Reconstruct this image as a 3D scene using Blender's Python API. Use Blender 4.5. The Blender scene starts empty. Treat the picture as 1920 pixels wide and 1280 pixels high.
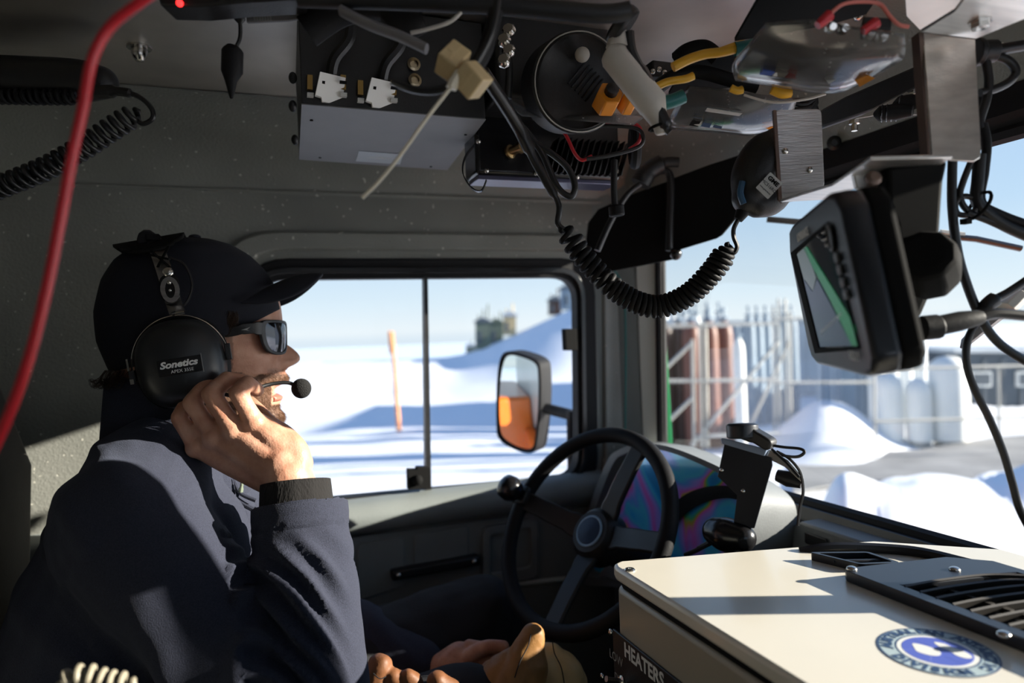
import bpy, bmesh, math, random
import numpy as np
from mathutils import Vector, Matrix, noise
random.seed(7)
SC = bpy.context.scene
COL = SC.collection
# ------------------------------------------------------------------ camera
F = 1294.0
CAM = Vector((0.0, 0.0, 1.15))
ey = Vector((-473, 7, F)).normalized()
ex = Vector((3540, -150, F)); ex = (ex - ey * ex.dot(ey)).normalized()
ez = ex.cross(ey)                       # car axes written in camera axes (right, down, forward)
RIGHT = Vector((ex.x, ey.x, ez.x)); DOWN = Vector((ex.y, ey.y, ez.y)); FWD = Vector((ex.z, ey.z, ez.z))
cam = bpy.data.cameras.new('camera'); co = bpy.data.objects.new('camera', cam); COL.objects.link(co)
UP = -DOWN
co.matrix_world = Matrix(((RIGHT.x, UP.x, -FWD.x, CAM.x), (RIGHT.y, UP.y, -FWD.y, CAM.y), (RIGHT.z, UP.z, -FWD.z, CAM.z), (0, 0, 0, 1)))
cam.sensor_width = 36; cam.lens = 36 * F / 1920
cam.clip_start = 0.02; cam.clip_end = 6000
cam.dof.use_dof = True; cam.dof.focus_distance = 0.82; cam.dof.aperture_fstop = 3.2
SC.camera = co
SC.view_settings.view_transform = 'Standard'; SC.view_settings.look = 'None'
SC.view_settings.exposure = 0.0; SC.view_settings.gamma = 1; SC.view_settings.use_curve_mapping = False
try:
    SC.cycles.use_denoising = True
    SC.cycles.max_bounces = 10; SC.cycles.diffuse_bounces = 5; SC.cycles.transparent_max_bounces = 16
    SC.cycles.sample_clamp_indirect = 4.0
except Exception: pass
# ------------------------------------------------------------------ sky and sun
W = bpy.data.worlds.new('sky'); SC.world = W; W.use_nodes = True
nt = W.node_tree; nt.nodes.clear()
wo = nt.nodes.new('ShaderNodeOutputWorld'); bg = nt.nodes.new('ShaderNodeBackground')
tc = nt.nodes.new('ShaderNodeTexCoord'); sx = nt.nodes.new('ShaderNodeSeparateXYZ'); cr = nt.nodes.new('ShaderNodeValToRGB')
nt.links.new(tc.outputs['Generated'], sx.inputs[0]); nt.links.new(sx.outputs['Z'], cr.inputs[0])
nt.links.new(cr.outputs[0], bg.inputs[0]); nt.links.new(bg.outputs[0], wo.inputs[0])
e = cr.color_ramp.elements
e[0].position = 0.0; e[0].color = (0.74, 0.84, 0.93, 1)
e[1].position = 1.0; e[1].color = (0.10, 0.22, 0.55, 1)
for p, c in ((0.012, (0.86, 0.93, 0.98, 1)), (0.05, (0.74, 0.87, 0.97, 1)), (0.14, (0.54, 0.73, 0.94, 1)), (0.30, (0.38, 0.58, 0.88, 1))):
    q = e.new(p); q.color = c
bg.inputs[1].default_value = 1.05
SUNH = Vector((-1.0, 0.443, -0.300)).normalized()       # the way the sunlight travels
sl = bpy.data.lights.new('sun', 'SUN'); so = bpy.data.objects.new('sun', sl); COL.objects.link(so)
sl.energy = 16.0; sl.color = (1.0, 0.92, 0.81); sl.angle = math.radians(0.55)
so.rotation_euler = SUNH.to_track_quat('-Z', 'Y').to_euler(); so.location = (6, -3, 4)

# ------------------------------------------------------------------ placing helpers: a line of sight met with a plane of the cab
def ray(px, py): return FWD + RIGHT * ((px - 960) / F) + DOWN * ((py - 640) / F)
def P(px, py, t): return CAM + ray(px, py) * t
def PX(px, py, x): d = ray(px, py); return CAM + d * ((x - CAM.x) / d.x)
def PY(px, py, y): d = ray(px, py); return CAM + d * ((y - CAM.y) / d.y)
def PZ(px, py, z): d = ray(px, py); return CAM + d * ((z - CAM.z) / d.z)
def proj(p):
    q = Vector(p) - CAM; t = q.dot(FWD); return (960 + F * q.dot(RIGHT) / t, 640 + F * q.dot(DOWN) / t, t)
def frame(o, x, y):
    x = Vector(x).normalized(); z = x.cross(Vector(y)).normalized(); y = z.cross(x)
    return Matrix(((x.x, y.x, z.x, o[0]), (x.y, y.y, z.y, o[1]), (x.z, y.z, z.z, o[2]), (0, 0, 0, 1)))
def axis_frame(o, z, hint=(0, 0, 1)):
    z = Vector(z).normalized(); h = Vector(hint)
    if abs(z.dot(h)) > .95: h = Vector((1, 0, 0))
    x = h.cross(z).normalized(); return frame(o, x, z.cross(x))
def spline(pts, k=8, closed=False):
    pts = [Vector(p) for p in pts]; n = len(pts); out = []
    for i in range(n if closed else n - 1):
        if closed: a, b, c, d = pts[(i-1) % n], pts[i], pts[(i+1) % n], pts[(i+2) % n]
        else: a, b, c, d = pts[max(i-1, 0)], pts[i], pts[i+1], pts[min(i+2, n-1)]
        for j in range(k):
            s = j / k
            out.append(0.5 * ((2*b) + (c-a)*s + (2*a-5*b+4*c-d)*s*s + (-a+3*b-3*c+d)*s**3))
    if not closed: out.append(pts[-1])
    return out
def rrect(w, h, r, n=5, cx=0, cy=0):
    out = []
    for (sx_, sy_, a0) in ((1, 1, 0), (-1, 1, 90), (-1, -1, 180), (1, -1, 270)):
        for k in range(n + 1):
            a = math.radians(a0 + 90 * k / n)
            out.append((cx + sx_ * (w/2 - r) + r * math.cos(a), cy + sy_ * (h/2 - r) + r * math.sin(a)))
    return out

class MB:
    def __init__(s): s.v = []; s.f = []; s.m = []; s.mi = 0
    def add(s, vs, fs, M=None):
        o = len(s.v)
        s.v += [tuple(M @ Vector(p)) if M is not None else tuple(p) for p in vs]
        s.f += [tuple(i + o for i in f) for f in fs]; s.m += [s.mi] * len(fs); return s
    def box(s, c, d, M=None):
        x, y, z = c; a, b, h = d[0]/2, d[1]/2, d[2]/2
        vs = [(x+i*a, y+j*b, z+k*h) for i in (-1, 1) for j in (-1, 1) for k in (-1, 1)]
        return s.add(vs, [(0,1,3,2), (4,6,7,5), (0,4,5,1), (2,3,7,6), (0,2,6,4), (1,5,7,3)], M)
    def prism(s, poly, vec, M=None):
        n = len(poly); vec = Vector(vec); a = [Vector(p) if len(p) == 3 else Vector((p[0], p[1], 0)) for p in poly]
        vs = a + [p + vec for p in a]
        fs = [tuple(range(n))[::-1], tuple(range(n, 2*n))] + [(i, (i+1) % n, (i+1) % n + n, i+n) for i in range(n)]
        return s.add(vs, fs, M)
    def ringplate(s, outer, inner, vec, M=None):
        n = len(outer); vec = Vector(vec)
        L = [[Vector(p) if len(p) == 3 else Vector((p[0], p[1], 0)) for p in q] for q in (outer, inner)]
        vs = L[0] + L[1] + [p + vec for p in L[0]] + [p + vec for p in L[1]]
        fs = []
        for i in range(n):
            j = (i+1) % n
            fs += [(i, i+n, j+n, j), (i+2*n, j+2*n, j+3*n, i+3*n), (i, j, j+2*n, i+2*n), (i+n, i+3*n, j+3*n, j+n)]
        return s.add(vs, fs, M)
    def tube(s, pts, r, n=8, cap=True, closed=False, sq=None):
        pts = [Vector(p) for p in pts]; m = len(pts); rr = r if isinstance(r, (list, tuple)) else [r]*m
        T = []
        for i in range(m):
            a = pts[(i-1) % m] if (closed or i > 0) else pts[0]; b = pts[(i+1) % m] if (closed or i < m-1) else pts[-1]
            t = (b - a); T.append(t.normalized() if t.length > 1e-9 else Vector((0, 0, 1)))
        h = Vector((0, 0, 1)) if abs(T[0].z) < .9 else Vector((1, 0, 0))
        u = T[0].cross(h).normalized(); vs = []; fs = []
        for i in range(m):
            if i: u = (u - T[i] * u.dot(T[i])); u = u.normalized() if u.length > 1e-6 else T[i].orthogonal().normalized()
            w = T[i].cross(u); fy = sq if sq else 1.0
            for k in range(n):
                a = 2*math.pi*k/n; vs.append(pts[i] + (u*math.cos(a) + w*math.sin(a)*fy) * rr[i])
        for i in range(m if closed else m-1):
            for k in range(n):
                a, b = i*n+k, i*n+(k+1) % n; c, d = ((i+1) % m)*n+(k+1) % n, ((i+1) % m)*n+k
                fs.append((a, b, c, d))
        if cap and not closed: fs += [tuple(range(n))[::-1], tuple(range((m-1)*n, m*n))]
        return s.add(vs, fs)
    def lathe(s, prof, M=None, n=20):
        vs = []; fs = []; m = len(prof)
        for (r, h) in prof:
            for k in range(n): a = 2*math.pi*k/n; vs.append((r*math.cos(a), r*math.sin(a), h))
        for i in range(m-1):
            for k in range(n): fs.append((i*n+k, i*n+(k+1) % n, (i+1)*n+(k+1) % n, (i+1)*n+k))
        fs += [tuple(range(n))[::-1], tuple(range((m-1)*n, m*n))]
        return s.add(vs, fs, M)
    def ball(s, c, r, M=None, n=16, m=10):
        if not isinstance(r, (tuple, list)): r = (r, r, r)
        vs = [(c[0], c[1], c[2]-r[2])]; fs = []
        for i in range(1, m):
            t = -math.pi/2 + math.pi*i/m
            for k in range(n): a = 2*math.pi*k/n; vs.append((c[0]+r[0]*math.cos(t)*math.cos(a), c[1]+r[1]*math.cos(t)*math.sin(a), c[2]+r[2]*math.sin(t)))
        vs.append((c[0], c[1], c[2]+r[2])); L = len(vs)-1
        for k in range(n):
            fs.append((0, 1+(k+1) % n, 1+k)); fs.append((L, 1+(m-2)*n+k, 1+(m-2)*n+(k+1) % n))
            for i in range(m-2): fs.append((1+i*n+k, 1+i*n+(k+1) % n, 1+(i+1)*n+(k+1) % n, 1+(i+1)*n+k))
        return s.add(vs, fs, M)
    def grid(s, fn, nu, nv, cu=False, cv=False, M=None):
        vs = [fn(i/(nu if cu else nu-1), j/(nv if cv else nv-1)) for i in range(nu) for j in range(nv)]; fs = []
        for i in range(nu if cu else nu-1):
            for j in range(nv if cv else nv-1):
                a, b = i, (i+1) % nu; c, d = j, (j+1) % nv
                fs.append((a*nv+c, b*nv+c, b*nv+d, a*nv+d))
        return s.add(vs, fs, M)
    def torus(s, M, R, r, n=48, m=10):
        return s.grid(lambda u, v: ((R+r*math.cos(2*math.pi*v))*math.cos(2*math.pi*u), (R+r*math.cos(2*math.pi*v))*math.sin(2*math.pi*u), r*math.sin(2*math.pi*v)), n, m, True, True, M)
    def coil(s, path, R, r, pitch, n=6, seg=12, R2=None):
        pts = [Vector(p) for p in path]; L = [0]
        for i in range(1, len(pts)): L.append(L[-1] + (pts[i]-pts[i-1]).length)
        tot = L[-1]; ph = 0; d = 0; out = []; u = None; i = 0
        while d < tot:
            while i < len(L)-2 and L[i+1] < d: i += 1
            q = (d - L[i]) / max(L[i+1]-L[i], 1e-9); c = pts[i].lerp(pts[i+1], q); T = (pts[i+1]-pts[i]).normalized()
            if u is None: u = T.orthogonal().normalized()
            u = (u - T*u.dot(T)).normalized(); w = T.cross(u)
            p = pitch(d/tot) if callable(pitch) else pitch
            e_ = min(1, d/(R*1.5)+.15, (tot-d)/(R*1.5)+.15)
            out.append(c + (u*math.cos(ph)+w*math.sin(ph))*R*e_); ph += 2*math.pi/seg; d += p/seg
        return s.tube(out, r, n)
    def text(s, txt, size, M, ext=0.0004, align='CENTER', shear=0, bold=0, sx=1.0):
        cu = bpy.data.curves.new('t', 'FONT'); cu.body = txt; cu.size = size; cu.align_x = align; cu.align_y = 'CENTER'
        cu.extrude = ext; cu.shear = shear; cu.offset = bold; cu.resolution_u = 3
        o = bpy.data.objects.new('t', cu); COL.objects.link(o); bpy.context.view_layer.update()
        me = bpy.data.meshes.new_from_object(o.evaluated_get(bpy.context.evaluated_depsgraph_get()))
        vs = [(p.co.x*sx, p.co.y, p.co.z) for p in me.vertices]; fs = [tuple(p.vertices) for p in me.polygons]
        bpy.data.objects.remove(o); bpy.data.curves.remove(cu); bpy.data.meshes.remove(me)
        return s.add(vs, fs, M)

def ribbon(mb, pts, wdir, w, th):
    pts = [Vector(p) for p in pts]; n = len(pts); vs = []; wdir = Vector(wdir)
    W_ = w if isinstance(w, (list, tuple)) else [w]*n
    for i, p in enumerate(pts):
        T_ = (pts[min(i+1, n-1)] - pts[max(i-1, 0)]).normalized(); a = (wdir - T_*wdir.dot(T_)).normalized(); b = T_.cross(a)
        vs += [p + a*W_[i]/2 + b*th/2, p - a*W_[i]/2 + b*th/2, p - a*W_[i]/2 - b*th/2, p + a*W_[i]/2 - b*th/2]
    fs = [(4*i+k, 4*i+(k+1) % 4, 4*i+4+(k+1) % 4, 4*i+4+k) for i in range(n-1) for k in range(4)] + [(3, 2, 1, 0), (4*n-4, 4*n-3, 4*n-2, 4*n-1)]
    return mb.add(vs, fs)
WL = {}
def ob(name, mb, mat, parent=None, bevel=0, seg=2, smooth=40, label=None, kind=None, cat=None, group=None, sub=0, origin=None):
    V = np.array(mb.v, dtype=float); lo, hi = V.min(0), V.max(0)
    c = Vector(origin) if origin is not None else Vector(((lo[0]+hi[0])/2, (lo[1]+hi[1])/2, lo[2]))
    me = bpy.data.meshes.new(name); me.from_pydata((V - np.array(c)).tolist(), [], mb.f)
    mats = mat if isinstance(mat, (list, tuple)) else [mat]
    for m_ in mats: me.materials.append(m_)
    if len(mats) > 1: me.polygons.foreach_set('material_index', mb.m)
    bm = bmesh.new(); bm.from_mesh(me); bmesh.ops.recalc_face_normals(bm, faces=bm.faces); bm.to_mesh(me); bm.free()
    if smooth is not None:
        me.polygons.foreach_set('use_smooth', [True]*len(me.polygons)); me.set_sharp_from_angle(angle=math.radians(smooth))
    o = bpy.data.objects.new(name, me); COL.objects.link(o)
    base = Vector((0, 0, 0))
    if parent is not None: o.parent = parent; base = WL[parent.name]
    o.location = c - base; WL[o.name] = c
    if bevel:
        b = o.modifiers.new('bevel', 'BEVEL'); b.width = bevel; b.segments = seg; b.limit_method = 'ANGLE'; b.angle_limit = math.radians(35)
        b.harden_normals = False
    if sub: q = o.modifiers.new('sub', 'SUBSURF'); q.levels = sub; q.render_levels = sub
    if label: o['label'] = label
    if kind: o['kind'] = kind
    if cat: o['category'] = cat
    if group: o['group'] = group
    return o
def root(name, loc, label, cat, group=None):
    o = bpy.data.objects.new(name, None); COL.objects.link(o); o.location = loc; o.empty_display_size = .02
    WL[o.name] = Vector(loc); o['label'] = label; o['category'] = cat
    if group: o['group'] = group
    return o
def copy_tree(o, parent=None):
    c = o.copy(); COL.objects.link(c)
    if parent is not None: c.parent = parent
    for ch in list(o.children): copy_tree(ch, c)
    return c

# ------------------------------------------------------------------ materials
def N(nt, t, **k):
    n = nt.nodes.new(t)
    for a, b in k.items(): setattr(n, a, b)
    return n
def ramp(nt, src, stops):
    r = N(nt, 'ShaderNodeValToRGB'); el = r.color_ramp.elements
    while len(el) > 1: el.remove(el[-1])
    el[0].position = stops[0][0]; el[0].color = (*stops[0][1], 1)
    for p, c in stops[1:]: q = el.new(p); q.color = (*c, 1)
    nt.links.new(src, r.inputs[0]); return r
def mat(name, col, rough=.5, metal=0, spec=.5, var=0, vs=20, bump=0, bs=200, coat=0, sheen=0, stretch=None, sss=0, emit=None):
    m = bpy.data.materials.new(name); m.use_nodes = True; nt = m.node_tree; b = nt.nodes['Principled BSDF']
    b.inputs['Base Color'].default_value = (*col, 1); b.inputs['Roughness'].default_value = rough; b.inputs['Metallic'].default_value = metal
    b.inputs['Specular IOR Level'].default_value = spec
    if coat: b.inputs['Coat Weight'].default_value = coat; b.inputs['Coat Roughness'].default_value = .1
    if sheen: b.inputs['Sheen Weight'].default_value = sheen; b.inputs['Sheen Roughness'].default_value = .5; b.inputs['Sheen Tint'].default_value = (.6, .7, 1, 1)
    if sss: b.inputs['Subsurface Weight'].default_value = sss; b.inputs['Subsurface Radius'].default_value = (.012, .004, .002); b.inputs['Subsurface Scale'].default_value = .6
    if emit: b.inputs['Emission Color'].default_value = (*emit[0], 1); b.inputs['Emission Strength'].default_value = emit[1]
    tcn = N(nt, 'ShaderNodeTexCoord'); src = tcn.outputs['Object']
    if stretch:
        mp = N(nt, 'ShaderNodeMapping'); mp.inputs['Scale'].default_value = stretch; nt.links.new(src, mp.inputs[0]); src = mp.outputs[0]
    if var:
        t = N(nt, 'ShaderNodeTexNoise'); t.inputs['Scale'].default_value = vs; t.inputs['Detail'].default_value = 6; nt.links.new(src, t.inputs['Vector'])
        r = ramp(nt, t.outputs['Fac'], [(.25, tuple(max(0, c*(1-var)) for c in col)), (.75, tuple(min(1, c*(1+var)) for c in col))])
        nt.links.new(r.outputs[0], b.inputs['Base Color'])
        rr = N(nt, 'ShaderNodeMapRange'); rr.inputs['To Min'].default_value = max(.02, rough*(1-var*.6)); rr.inputs['To Max'].default_value = min(1, rough*(1+var*.6))
        nt.links.new(t.outputs['Fac'], rr.inputs[0]); nt.links.new(rr.outputs[0], b.inputs['Roughness'])
    if bump:
        t = N(nt, 'ShaderNodeTexNoise'); t.inputs['Scale'].default_value = bs; t.inputs['Detail'].default_value = 3; nt.links.new(src, t.inputs['Vector'])
        q = N(nt, 'ShaderNodeBump'); q.inputs['Strength'].default_value = bump; q.inputs['Distance'].default_value = .002
        nt.links.new(t.outputs['Fac'], q.inputs['Height']); nt.links.new(q.outputs[0], b.inputs['Normal'])
    return m
M = {}
M['black'] = mat('black_plastic', (.012, .012, .013), .45, var=.3, vs=40, bump=.15, bs=600)
M['black_gloss'] = mat('black_gloss', (.01, .01, .011), .22, var=.2, vs=30)
M['rubber'] = mat('black_rubber', (.010, .010, .011), .6, spec=.2, bump=.1, bs=300)
M['cable'] = mat('cable_black', (.010, .010, .011), .38)
M['matte'] = mat('matte_black', (.009, .009, .009), .85, spec=.1)
M['navyplastic'] = mat('blue_black_plastic', (.012, .014, .02), .35, var=.2, vs=30)
M['alu'] = mat('brushed_aluminium', (.70, .68, .64), .36, 1, var=.18, vs=9, bump=.12, bs=60, stretch=(1, 12, 12))
M['alu_roof'] = mat('roof_aluminium', (.66, .61, .55), .42, 1, var=.22, vs=6, bump=.2, bs=14)
M['alu_raw'] = mat('scratched_aluminium', (.42, .41, .40), .33, 1, var=.25, vs=12, bump=.4, bs=70, stretch=(1, 1, 14))
M['steel'] = mat('bright_steel', (.62, .60, .56), .22, 1)
M['grey'] = mat('grey_metal_paint', (.165, .16, .17), .5, var=.08, vs=25, bump=.08, bs=500)
M['dash'] = mat('grey_dash', (.16, .17, .175), .5, var=.12, vs=10, bump=.2, bs=300)
M['panel'] = mat('grey_door_panel', (.19, .21, .205), .5, var=.15, vs=6, bump=.15, bs=200)
M['cream'] = mat('cream_enamel', (.78, .73, .62), .28, var=.04, vs=7, coat=.3)
M['beige_face'] = mat('grey_beige_enamel', (.36, .33, .26), .35, var=.05, vs=8)
M['tan'] = mat('nylon_tan', (.62, .47, .25), .4, var=.1, vs=40)
M['nylon'] = mat('white_nylon', (.72, .66, .52), .4)
M['tubewhite'] = mat('white_tube', (.55, .51, .45), .45, var=.08, vs=30)
M['red'] = mat('red_wire', (.55, .02, .03), .35)
M['yellow'] = mat('yellow_wire', (.80, .42, .02), .4)
M['orange'] = mat('orange_plastic', (.85, .30, .02), .35)
M['teal'] = mat('teal_sleeve', (.01, .14, .13), .4)
M['print'] = mat('white_print', (.72, .72, .70), .6)
M['printdim'] = mat('grey_print', (.30, .30, .29), .6)
M['label'] = mat('white_label', (.62, .62, .60), .5)
M['navyprint'] = mat('navy_print', (.03, .07, .16), .5)
M['blueprint'] = mat('blue_print', (.09, .13, .52), .45)
M['cap'] = mat('navy_cap_cloth', (.005, .006, .013), .9, bump=.3, bs=900)
M['leather'] = mat('tan_leather', (.27, .13, .035), .55, var=.35, vs=22, bump=.5, bs=90)
M['leather2'] = mat('orange_leather', (.17, .065, .022), .6, var=.3, vs=20, bump=.5, bs=90)
M['trouser'] = mat('black_trousers', (.010, .010, .012), .85, bump=.3, bs=300)
M['seat'] = mat('dark_seat_cloth', (.03, .028, .024), .9, var=.3, vs=60, bump=.4, bs=500)
M['knit'] = mat('black_knit', (.007, .006, .006), .95, bump=.7, bs=420, stretch=(1, 1, .2))
M['foam'] = mat('mic_foam', (.008, .008, .008), 1.0, bump=1.0, bs=700)
M['earcup'] = mat('earcup_plastic', (.014, .015, .017), .36, bump=.05, bs=500)
M['hair'] = mat('dark_brown_hair', (.035, .018, .009), .5)
M['beard'] = mat('brown_beard', (.10, .045, .02), .5)
M['orange_paint'] = mat('orange_vehicle_paint', (.85, .17, .01), .3, coat=.3)
M['pale_paint'] = mat('pale_vehicle_paint', (.55, .60, .56), .3, coat=.2)
M['rust'] = mat('red_brown_cylinder_paint', (.15, .045, .025), .5, var=.2, vs=2)
M['rust2'] = mat('dark_brown_cylinder_paint', (.06, .025, .016), .5, var=.2, vs=2)
M['palegrey'] = mat('pale_grey_paint', (.55, .58, .60), .5, var=.15, vs=1)
M['whitep'] = mat('white_paint', (.80, .80, .76), .5, var=.1, vs=1)
M['galv'] = mat('galvanised_steel', (.50, .48, .43), .55, .4, var=.15, vs=3)
M['bluegrey'] = mat('blue_grey_steel', (.20, .27, .34), .6, var=.2, vs=1)
M['darkb'] = mat('dark_building', (.09, .11, .13), .7, var=.3, vs=.8)
M['olive'] = mat('olive_shed', (.15, .18, .13), .8, var=.4, vs=1.5)
M['cane'] = mat('orange_cane', (.75, .30, .12), .6, var=.2, vs=6)
M['green'] = mat('green_plastic', (.01, .32, .10), .4)
M['skin_lip'] = mat('lip', (.42, .13, .09), .4, sss=.3)

def paint_wall():
    m = mat('speckled_grey_paint', (.17, .17, .155), .42, bump=.5, bs=260); nt = m.node_tree; b = nt.nodes['Principled BSDF']
    tcn = N(nt, 'ShaderNodeTexCoord'); v = N(nt, 'ShaderNodeTexVoronoi'); v.inputs['Scale'].default_value = 78; v.inputs['Randomness'].default_value = 1
    n = N(nt, 'ShaderNodeTexNoise'); n.inputs['Scale'].default_value = 30; nt.links.new(tcn.outputs['Object'], n.inputs['Vector'])
    n2 = N(nt, 'ShaderNodeTexNoise'); n2.inputs['Scale'].default_value = 5; nt.links.new(tcn.outputs['Object'], n2.inputs['Vector'])
    mx = N(nt, 'ShaderNodeVectorMath', operation='MULTIPLY_ADD'); mx.inputs[1].default_value = (.03,)*3
    nt.links.new(n.outputs['Color'], mx.inputs[0]); nt.links.new(tcn.outputs['Object'], mx.inputs[2]); nt.links.new(mx.outputs[0], v.inputs['Vector'])
    a = N(nt, 'ShaderNodeMath', operation='MULTIPLY_ADD'); a.inputs[1].default_value = .30; a.inputs[2].default_value = 0.0
    nt.links.new(v.outputs['Distance'], a.inputs[0])
    sep = N(nt, 'ShaderNodeSeparateColor'); nt.links.new(v.outputs['Color'], sep.inputs[0])
    sz = N(nt, 'ShaderNodeMapRange'); sz.inputs[1].default_value = .25; sz.inputs[2].default_value = 1; sz.inputs[3].default_value = 0; sz.inputs[4].default_value = .055
    nt.links.new(sep.outputs[0], sz.inputs[0])
    lt = N(nt, 'ShaderNodeMath', operation='LESS_THAN'); nt.links.new(a.outputs[0], lt.inputs[0]); nt.links.new(sz.outputs[0], lt.inputs[1])
    base = ramp(nt, n2.outputs['Fac'], [(.3, (.165, .168, .15)), (.7, (.225, .228, .205))])
    mc = N(nt, 'ShaderNodeMix', data_type='RGBA'); mc.inputs[7].default_value = (.62, .60, .52, 1)
    s = N(nt, 'ShaderNodeMath', operation='MULTIPLY'); s.inputs[1].default_value = .75; nt.links.new(lt.outputs[0], s.inputs[0])
    nt.links.new(s.outputs[0], mc.inputs[0]); nt.links.new(base.outputs[0], mc.inputs[6]); nt.links.new(mc.outputs[2], b.inputs['Base Color'])
    return m
M['wall'] = paint_wall()

def glass(name, tint, refl, dust=0.0, rough=0.0, dscale=300):
    m = bpy.data.materials.new(name); m.use_nodes = True; nt = m.node_tree; nt.nodes.clear()
    out = N(nt, 'ShaderNodeOutputMaterial'); tr = N(nt, 'ShaderNodeBsdfTransparent'); tr.inputs[0].default_value = (*tint, 1)
    gl = N(nt, 'ShaderNodeBsdfGlossy'); gl.inputs['Roughness'].default_value = rough
    lw = N(nt, 'ShaderNodeFresnel'); lw.inputs['IOR'].default_value = 1.4
    ml = N(nt, 'ShaderNodeMath', operation='MULTIPLY'); ml.inputs[1].default_value = refl; nt.links.new(lw.outputs[0], ml.inputs[0])
    mx = N(nt, 'ShaderNodeMixShader'); nt.links.new(ml.outputs[0], mx.inputs[0]); nt.links.new(tr.outputs[0], mx.inputs[1]); nt.links.new(gl.outputs[0], mx.inputs[2])
    last = mx
    if dust:
        tcn = N(nt, 'ShaderNodeTexCoord'); df = N(nt, 'ShaderNodeBsdfDiffuse'); df.inputs[0].default_value = (.8, .8, .78, 1)
        tl = N(nt, 'ShaderNodeBsdfTranslucent'); tl.inputs[0].default_value = (.8, .8, .78, 1); ad = N(nt, 'ShaderNodeMixShader'); ad.inputs[0].default_value = .5
        nt.links.new(df.outputs[0], ad.inputs[1]); nt.links.new(tl.outputs[0], ad.inputs[2])
        v = N(nt, 'ShaderNodeTexVoronoi'); v.inputs['Scale'].default_value = dscale; nt.links.new(tcn.outputs['Object'], v.inputs['Vector'])
        sp = ramp(nt, v.outputs['Distance'], [(.0, (1, 1, 1)), (.09, (1, 1, 1)), (.13, (0, 0, 0))])
        n = N(nt, 'ShaderNodeTexNoise'); n.inputs['Scale'].default_value = 9; n.inputs['Detail'].default_value = 4; nt.links.new(tcn.outputs['Object'], n.inputs['Vector'])
        nr = ramp(nt, n.outputs['Fac'], [(.45, (0, 0, 0)), (.75, (1, 1, 1))])
        q = N(nt, 'ShaderNodeMath', operation='MULTIPLY'); nt.links.new(sp.outputs[0], q.inputs[0]); nt.links.new(nr.outputs[0], q.inputs[1])
        q1 = N(nt, 'ShaderNodeMath', operation='MULTIPLY'); q1.inputs[1].default_value = dust*6; nt.links.new(q.outputs[0], q1.inputs[0])
        q2 = N(nt, 'ShaderNodeMath', operation='MULTIPLY_ADD'); q2.inputs[1].default_value = dust*.8; nt.links.new(nr.outputs[0], q2.inputs[0]); nt.links.new(q1.outputs[0], q2.inputs[2])
        q3 = N(nt, 'ShaderNodeMath', operation='ADD', use_clamp=True); q3.inputs[1].default_value = dust*.3; nt.links.new(q2.outputs[0], q3.inputs[0])
        m2 = N(nt, 'ShaderNodeMixShader'); nt.links.new(q3.outputs[0], m2.inputs[0]); nt.links.new(mx.outputs[0], m2.inputs[1]); nt.links.new(ad.outputs[0], m2.inputs[2]); last = m2
    nt.links.new(last.outputs[0], out.inputs[0]); return m
M['glass'] = glass('window_glass', (.97, .98, .98), .2, dust=.002)
M['windshield'] = glass('dusty_windshield_glass', (.95, .97, .96), .12, dust=.011)
M['clear'] = glass('clear_polycarbonate', (.80, .80, .80), 1.4, dust=.18, rough=.12, dscale=90)
def mirror():
    m = mat('mirror_glass', (.80, .86, .84), .02, 1); return m
M['mirror'] = mirror()
M['lens'] = mat('sunglass_lens', (.10, .10, .11), .04, .9)
# ================================================================== THE SETTING: cab shell
YW = 1.42; ZC = 1.565
def quadloop(c, r, n=6, off=(0, 0, 0)):
    out = []
    for i in range(4):
        p = Vector(c[i]); a = (Vector(c[i-1]) - p).normalized(); b = (Vector(c[(i+1) % 4]) - p).normalized()
        s, e_ = p + a*r, p + b*r
        for k in range(n+1):
            t = k/n; out.append(s*(1-t)**2 + p*2*t*(1-t) + e_*t*t + Vector(off))
    return out
def pyq(pts, y): return [PY(a, b, y) for a, b in pts]
GL = [(484, 524), (1082, 519), (1086, 893), (484, 948)]
FR = [(455, 484), (1116, 484), (1122, 925), (455, 985)]
SR = [(392, 430), (1168, 440), (1180, 985), (392, 1010)]
outer = [Vector((-.80, YW, 1.60)), Vector((.865, YW, 1.60)), Vector((.865, YW, -.1)), Vector((-.80, YW, -.1))]
mb = MB(); mb.ringplate(quadloop(outer, .01), quadloop(pyq(FR, YW), .09), (0, .05, 0))
ob('wall_left', mb, M['wall'], kind='structure')
mb = MB(); mb.ringplate(quadloop(pyq(SR, YW-.012), .13), quadloop(pyq([(440, 468), (1130, 470), (1136, 940), (440, 995)], YW-.012), .10), (0, .02, 0))
ob('trim_1', mb, M['wall'], kind='structure', bevel=.006)
# side window: rubber frame, two panes, sliding divider
mb = MB(); mb.ringplate(quadloop(pyq(FR, YW-.006), .085), quadloop(pyq(GL, YW-.006), .055), (0, .035, 0))
w1 = ob('window_1', mb, M['rubber'], kind='structure', bevel=.003)
mb = MB(); mb.ringplate(quadloop(pyq([(470, 500), (1098, 500), (1103, 908), (470, 966)], YW-.014), .07), quadloop(pyq([(478, 512), (1089, 511), (1094, 900), (478, 955)], YW-.014), .06), (0, .02, 0))
ob('seal', mb, M['black_gloss'], w1, bevel=.002)
mb = MB(); mb.prism(pyq([(484, 515), (804, 515), (812, 925), (484, 955)], YW+.006), (0, .003, 0)); ob('pane', mb, M['glass'], w1)
mb = MB(); mb.prism(pyq([(790, 515), (1090, 512), (1094, 900), (797, 928)], YW+.014), (0, .003, 0)); ob('pane', mb, M['glass'], w1)
mb = MB(); mb.prism(pyq([(795, 518), (802, 518), (809, 925), (799, 925)], YW-.006), (0, .02, 0)); ob('divider', mb, M['black'], w1)
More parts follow.
